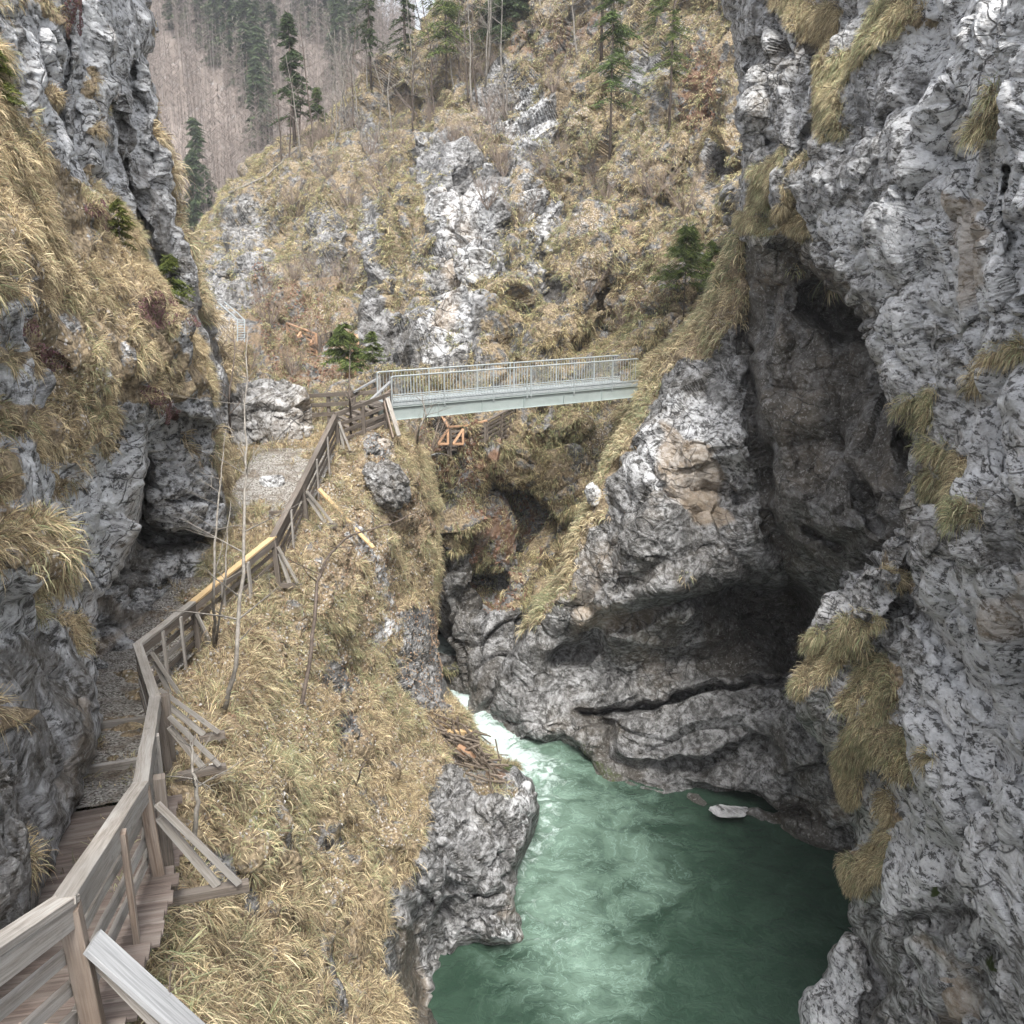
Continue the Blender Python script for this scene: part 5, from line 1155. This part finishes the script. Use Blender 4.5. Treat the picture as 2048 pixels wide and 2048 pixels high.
conifer('tall thin conifer with sparse crown on the ledge right of the upper rocks', base_on(MG, 1213, 375), 11, 2.6, 74, None, G1, nbr=46, nn=18, start=.42, nlen=.18, nw=.010, sparse=.4, tr=.05)
conifer('olive conifer on the ridge at the top of the photo, left of the upper rocks', base_on(MG, 905, 190), 9, 3.0, 75, None, G2, nbr=50, nn=18, start=.3, nlen=.18, nw=.011, sparse=.35)
conifer('dark ragged spruce standing against the sky gap', base_on(MG, 800, 190), 15, 2.0, 76, None, (1, 1, 1), nbr=80, nn=16, start=.2, nlen=.16, nw=.018, sparse=.45)
conifer('second dark ragged spruce just left of the one against the sky', base_on(MG, 765, 200), 12, 1.9, 77, None, (1, 1, 1), nbr=70, nn=16, start=.25, nlen=.16, nw=.018, sparse=.45)
conifer('tall lone spruce with a bushy top in front of the misty forest', WV(592, 330, 84), 12.0, 2.1, 78, None, (1, 1.05, 1), nbr=80, nn=16, start=.3, nlen=.2, nw=.03, sparse=.4, tr=.09)
conifer('small green spruce beside the tall lone one', WV(640, 300, 86), 5, 1.6, 79, None, G1, nbr=50, nn=14, start=.2, nlen=.2, nw=.03)
conifer('little bright spruce hiding the orange rails behind the bridge end', base_on(MG, 690, 745), 2.6, 1.35, 80, None, G2, nbr=46, nn=18, start=.3, nlen=.24, nw=.02, droop=.15)
conifer('low green spruce right of the little bright one, against the grey rock', base_on(MG, 748, 745), 1.6, .9, 81, None, G2, nbr=34, nn=14, start=.2, nlen=.24, nw=.02, droop=.15)
conifer('dark fir cluster at the top edge above the bare leafy ledge', base_on(MG, 1010, 70), 5, 4.0, 82, None, (1, 1, 1), nbr=120, nn=18, start=.05, nlen=.12, nw=.012, name='fir')
conifer('young green spruce at the top right of the slope beside the cliff cleft', base_on(MG, 1285, 90), 6, 1.9, 83, None, G2, nbr=60, nn=18, start=.25, nlen=.2, nw=.012)
conifer('bare-stemmed pine cut off by the top edge, left of the cleft', base_on(MG, 1200, 120), 12, 1.8, 84, None, G1, nbr=50, nn=16, start=.6, nlen=.2, nw=.012, sparse=.3)
conifer('yellow-green sapling spruce on the left cliff ledge', gpt('left_cliff', 238, 500), .9, .5, 85, None, (2.2, 1.7, 1), nbr=40, nn=14, start=.1, nlen=.24, nw=.02)
conifer('small yellow-green spruce jutting from the edge of the left cliff', gpt('left_cliff', 350, 600), 1.0, .6, 86, None, (2, 1.7, 1), nbr=40, nn=14, start=.1, nlen=.24, nw=.02)
conifer('tiny olive conifer near the left edge of the photo', gpt('left_cliff', 12, 200), .7, .4, 87, None, (2.2, 1.8, 1), nbr=40, nn=14, start=.1, nlen=.24, nw=.02)
for i, (x, y, H) in enumerate([(600, 300, 7), (655, 280, 9), (690, 300, 8), (715, 280, 8.5), (740, 230, 9), (725, 330, 6), (820, 180, 9), (860, 160, 8), (930, 120, 8), (970, 110, 7), (1080, 50, 6), (1150, 120, 7), (870, 230, 5), (1000, 200, 5), (670, 330, 6), (560, 320, 6), (780, 260, 6), (1245, 170, 8), (1330, 120, 9)] + [(random.uniform(560, 1000), 0, random.uniform(6, 11)) for _ in range(22)]):
    if y == 0: y = 330 - (x - 560) * .42 + random.uniform(-15, 50)
    b = base_on(MG, x, y); rr = random.Random(i)
    sapling('leafless thin pale tree on the ridge, ' + ['by the lone spruce', 'in front of the misty forest', 'above the grey outcrop', 'near the top edge of the slope'][min(3, int((x - 540) / 160))],
            [b, b + Vector((rr.gauss(0, .3), 0, H * .5)), b + Vector((rr.gauss(0, .5), 0, H))], .08, BARK if i % 3 else BARKD, 100 + i, 16, 1.8, 'bare_tree', 'tree', .3, 1, 'leafless trees along the ridge')
sapling('fallen grey trunk lying along the crest of the far left spur', [gpt(MG, 470, 400, .3), gpt(MG, 530, 350, .4), gpt(MG, 600, 318, .6), gpt(MG, 670, 290, .8)], .12, BARK, 130, 14, 1.5, 'fallen_tree', 'tree', .3)
sapling('crooked dark tree leaning left above the grey outcrop', [base_on(MG, 820, 215), WV(790, 180, 80), WV(770, 150, 79), WV(740, 130, 78)], .16, BARKD, 131, 16, 2.6, 'bare_tree', 'tree', .2, 2)

# ---- forest on the far valley side
gx, gy, HZ = HG
def hz(x, y):
    i = np.clip(np.searchsorted(gx, x) - 1, 0, len(gx) - 2); j = np.clip(np.searchsorted(gy, y) - 1, 0, len(gy) - 2); return HZ[j, i]
rng = np.random.default_rng(77)
N = 30000; fx = rng.uniform(-190, 10, N); fy = rng.uniform(110, 480, N); fz = hz(fx, fy)
q = PX((fx, fy, fz)); ok = (q[0] > 270) & (q[0] < 830) & (q[1] > -120) & (q[1] < 520)
fx, fy, fz = fx[ok], fy[ok], fz[ok]; print('forest', len(fx))
cn = perlin(np.stack([fx / 34, fy / 34, 0 * fx], 1).astype(np.float32)) + .5 * perlin(np.stack([fx / 12, fy / 12, 0 * fx + 4], 1).astype(np.float32))
qx, qy, qd = PX((fx, fy, fz))
evergreen = (.55 * cn + .75 * line_w(qx, qy, [(400, -20), (450, 120), (500, 200), (530, 290)], 75) + .5 * line_w(qx, qy, [(540, -20), (660, 60), (700, 160)], 60) + rng.normal(0, .12, len(fx))) > .45
bare = ~evergreen & (rng.random(len(fx)) < .8); ev = np.where(evergreen & (rng.random(len(fx)) < .55))[0]
b = np.where(bare)[0][:9000]; n = len(b); B = np.stack([fx[b], fy[b], fz[b]], 1); H = rng.uniform(9, 17, n)
nb = 26; ti = np.repeat(np.arange(n), nb); s = rng.uniform(.25, 1, n * nb); a = rng.random(n * nb) * 6.283; L = rng.uniform(.5, 1.8, n * nb)
o = B[ti] + np.stack([0 * s, 0 * s, s * H[ti]], 1); e = o + np.stack([np.cos(a) * L * .85, np.sin(a) * L * .85, L * .55], 1); wv = np.stack([rng.normal(0, 1, n * nb), 0 * s, rng.normal(0, .3, n * nb)], 1); wv /= np.linalg.norm(wv, axis=1)[:, None]; wv *= .055
Vt = np.stack([o - wv, o + wv, e], 1).reshape(-1, 3)
tw = np.array([[.05, 0, 0]]); T = np.stack([B - tw, B + tw, B + np.stack([rng.normal(0, .4, n), 0 * H, H], 1)], 1).reshape(-1, 3)
V = np.concatenate([Vt, T]); cc = np.array([(.22, .185, .165), (.28, .24, .215), (.17, .145, .13), (.36, .33, .31)])
C = np.concatenate([np.repeat(cc[rng.integers(0, 3, n)][ti], 3, 0), np.repeat(cc[rng.integers(0, 4, n)] * .95, 3, 0)]).astype(np.float32)
prop(mesh_np('bare_forest', V, np.arange(len(V)).reshape(-1, 3), 3, GRASS, attrs={'tint': C}), 'misty leafless brown forest covering the far valley side', 'forest', kind='stuff')
V0, F0, C0, _ = conifer_mesh(1, .22, 9, nbr=40, nn=6, start=.12, nlen=.3, nw=.09, droop=.5)
me_v = []; me_c = []
ev = ev[:1500]
big = ev[np.argsort(qd[ev])[:40]]; rest = np.setdiff1d(ev, big)
for k in rest:
    h = rng.uniform(9, 18); an = rng.random() * 6.28; c, s_ = math.cos(an), math.sin(an)
    R_ = np.array([[c, -s_, 0], [s_, c, 0], [0, 0, 1]]); me_v.append((V0 * h * np.array([1.1, 1.1, 1])) @ R_.T + [fx[k], fy[k], fz[k]]); me_c.append(C0 * rng.uniform(.7, 1.3))
V = np.concatenate(me_v); prop(mesh_np('evergreen_forest', V, np.arange(len(V)).reshape(-1, 3), 3, NEED, attrs={'tint': np.concatenate(me_c)}), 'misty band of dark spruce forest climbing the far valley side', 'forest', kind='stuff')
proto = thing('spruce', (0, 0, 0), '', 'tree', 'spruces on the far valley side')
mesh_np('crown', V0 * 14, F0, 3, NEED, proto, attrs={'tint': C0 * 1.1}); m = MB(); m.tube([Vector((0, 0, -.5)), Vector((0, 0, 13.8))], [.18, .02], 5); m.build('trunk', BARKD, proto)
for i, k in enumerate(big):
    x_, y_ = qx[k], qy[k]; loc = (fx[k], fy[k], fz[k] - .3)
    lab = 'distant spruce on the ' + ('lower' if y_ > 330 else 'middle' if y_ > 200 else 'upper') + ' far valley side, ' + ('towards the left cliff' if x_ < 450 else 'in the middle of the gap' if x_ < 600 else 'towards the ridge')
    if i == 0: proto.location = loc; proto['label'] = lab
    else: dup(proto, loc, rng.random() * 6, rng.uniform(.6, 1.2), lab)

# ---- air
hm = bpy.data.materials.new('valley_haze'); hm.use_nodes = True; hn = hm.node_tree; hn.nodes.clear()
ho = hn.nodes.new('ShaderNodeOutputMaterial'); hv = hn.nodes.new('ShaderNodeVolumePrincipled'); hn.links.new(hv.outputs[0], ho.inputs['Volume'])
hv.inputs['Density'].default_value = .0006; hv.inputs['Color'].default_value = (.93, .95, 1, 1); hv.inputs['Anisotropy'].default_value = .2
if HAZE:
    x0, x1, y0, y1, z0, z1 = -440, 440, -12, 640, -6, 330
    v = [(x, y, z) for x in (x0, x1) for y in (y0, y1) for z in (z0, z1)]
    prop(mesh_np('haze', v, [(0, 1, 3, 2), (4, 6, 7, 5), (0, 4, 5, 1), (2, 3, 7, 6), (0, 2, 6, 4), (1, 5, 7, 3)], 4, hm), 'thin pale mist filling the valley', 'haze', kind='stuff')
# ================================================================= camera, light
cam = bpy.data.cameras.new('camera'); co = bpy.data.objects.new('camera', cam); COL.objects.link(co)
co.location = (0, 0, CZ); co.rotation_euler = (math.radians(90) - TH, 0, 0)
cam.sensor_width = 36; cam.lens = 36 * F / 2048; cam.clip_end = 3000; cam.clip_start = .1
scene.camera = co
w = bpy.data.worlds.new('World'); scene.world = w; w.use_nodes = True
nt = w.node_tree; g = NT(nt); bg = nt.nodes['Background']
sky = g.n('ShaderNodeTexSky', sky_type='NISHITA'); sky.sun_disc = False
SE, SR = math.radians(58), math.radians(172)
sky.sun_elevation = SE; sky.sun_rotation = SR; sky.dust_density = 4; sky.air_density = 1.0; sky.ozone_density = 1
hs = g.n('ShaderNodeHueSaturation'); hs.inputs['Saturation'].default_value = .28; g.set(hs.inputs['Color'], sky.outputs[0])
g.set(bg.inputs[0], hs.outputs[0]); bg.inputs[1].default_value = .09
sun = bpy.data.lights.new('sun', 'SUN'); so = bpy.data.objects.new('sun', sun); COL.objects.link(so)
sun.energy = 1.5; sun.angle = math.radians(18); sun.color = (1, .97, .92)
# sky sun_rotation is clockwise from +Y
sd = Vector((math.sin(SR) * math.cos(SE), math.cos(SR) * math.cos(SE), math.sin(SE)))
so.rotation_euler = sd.to_track_quat('Z', 'Y').to_euler(); so.location = (0, 0, 60)
scene.view_settings.view_transform = 'Standard'; scene.view_settings.look = 'None'; scene.view_settings.exposure = EXPO if 'EXPO' in globals() else 1.0
scene.view_settings.gamma = 1

cy = scene.cycles
cy.max_bounces = 5; cy.diffuse_bounces = 3; cy.glossy_bounces = 2; cy.transmission_bounces = 2; cy.volume_bounces = 0
cy.use_adaptive_sampling = True; cy.adaptive_threshold = .03
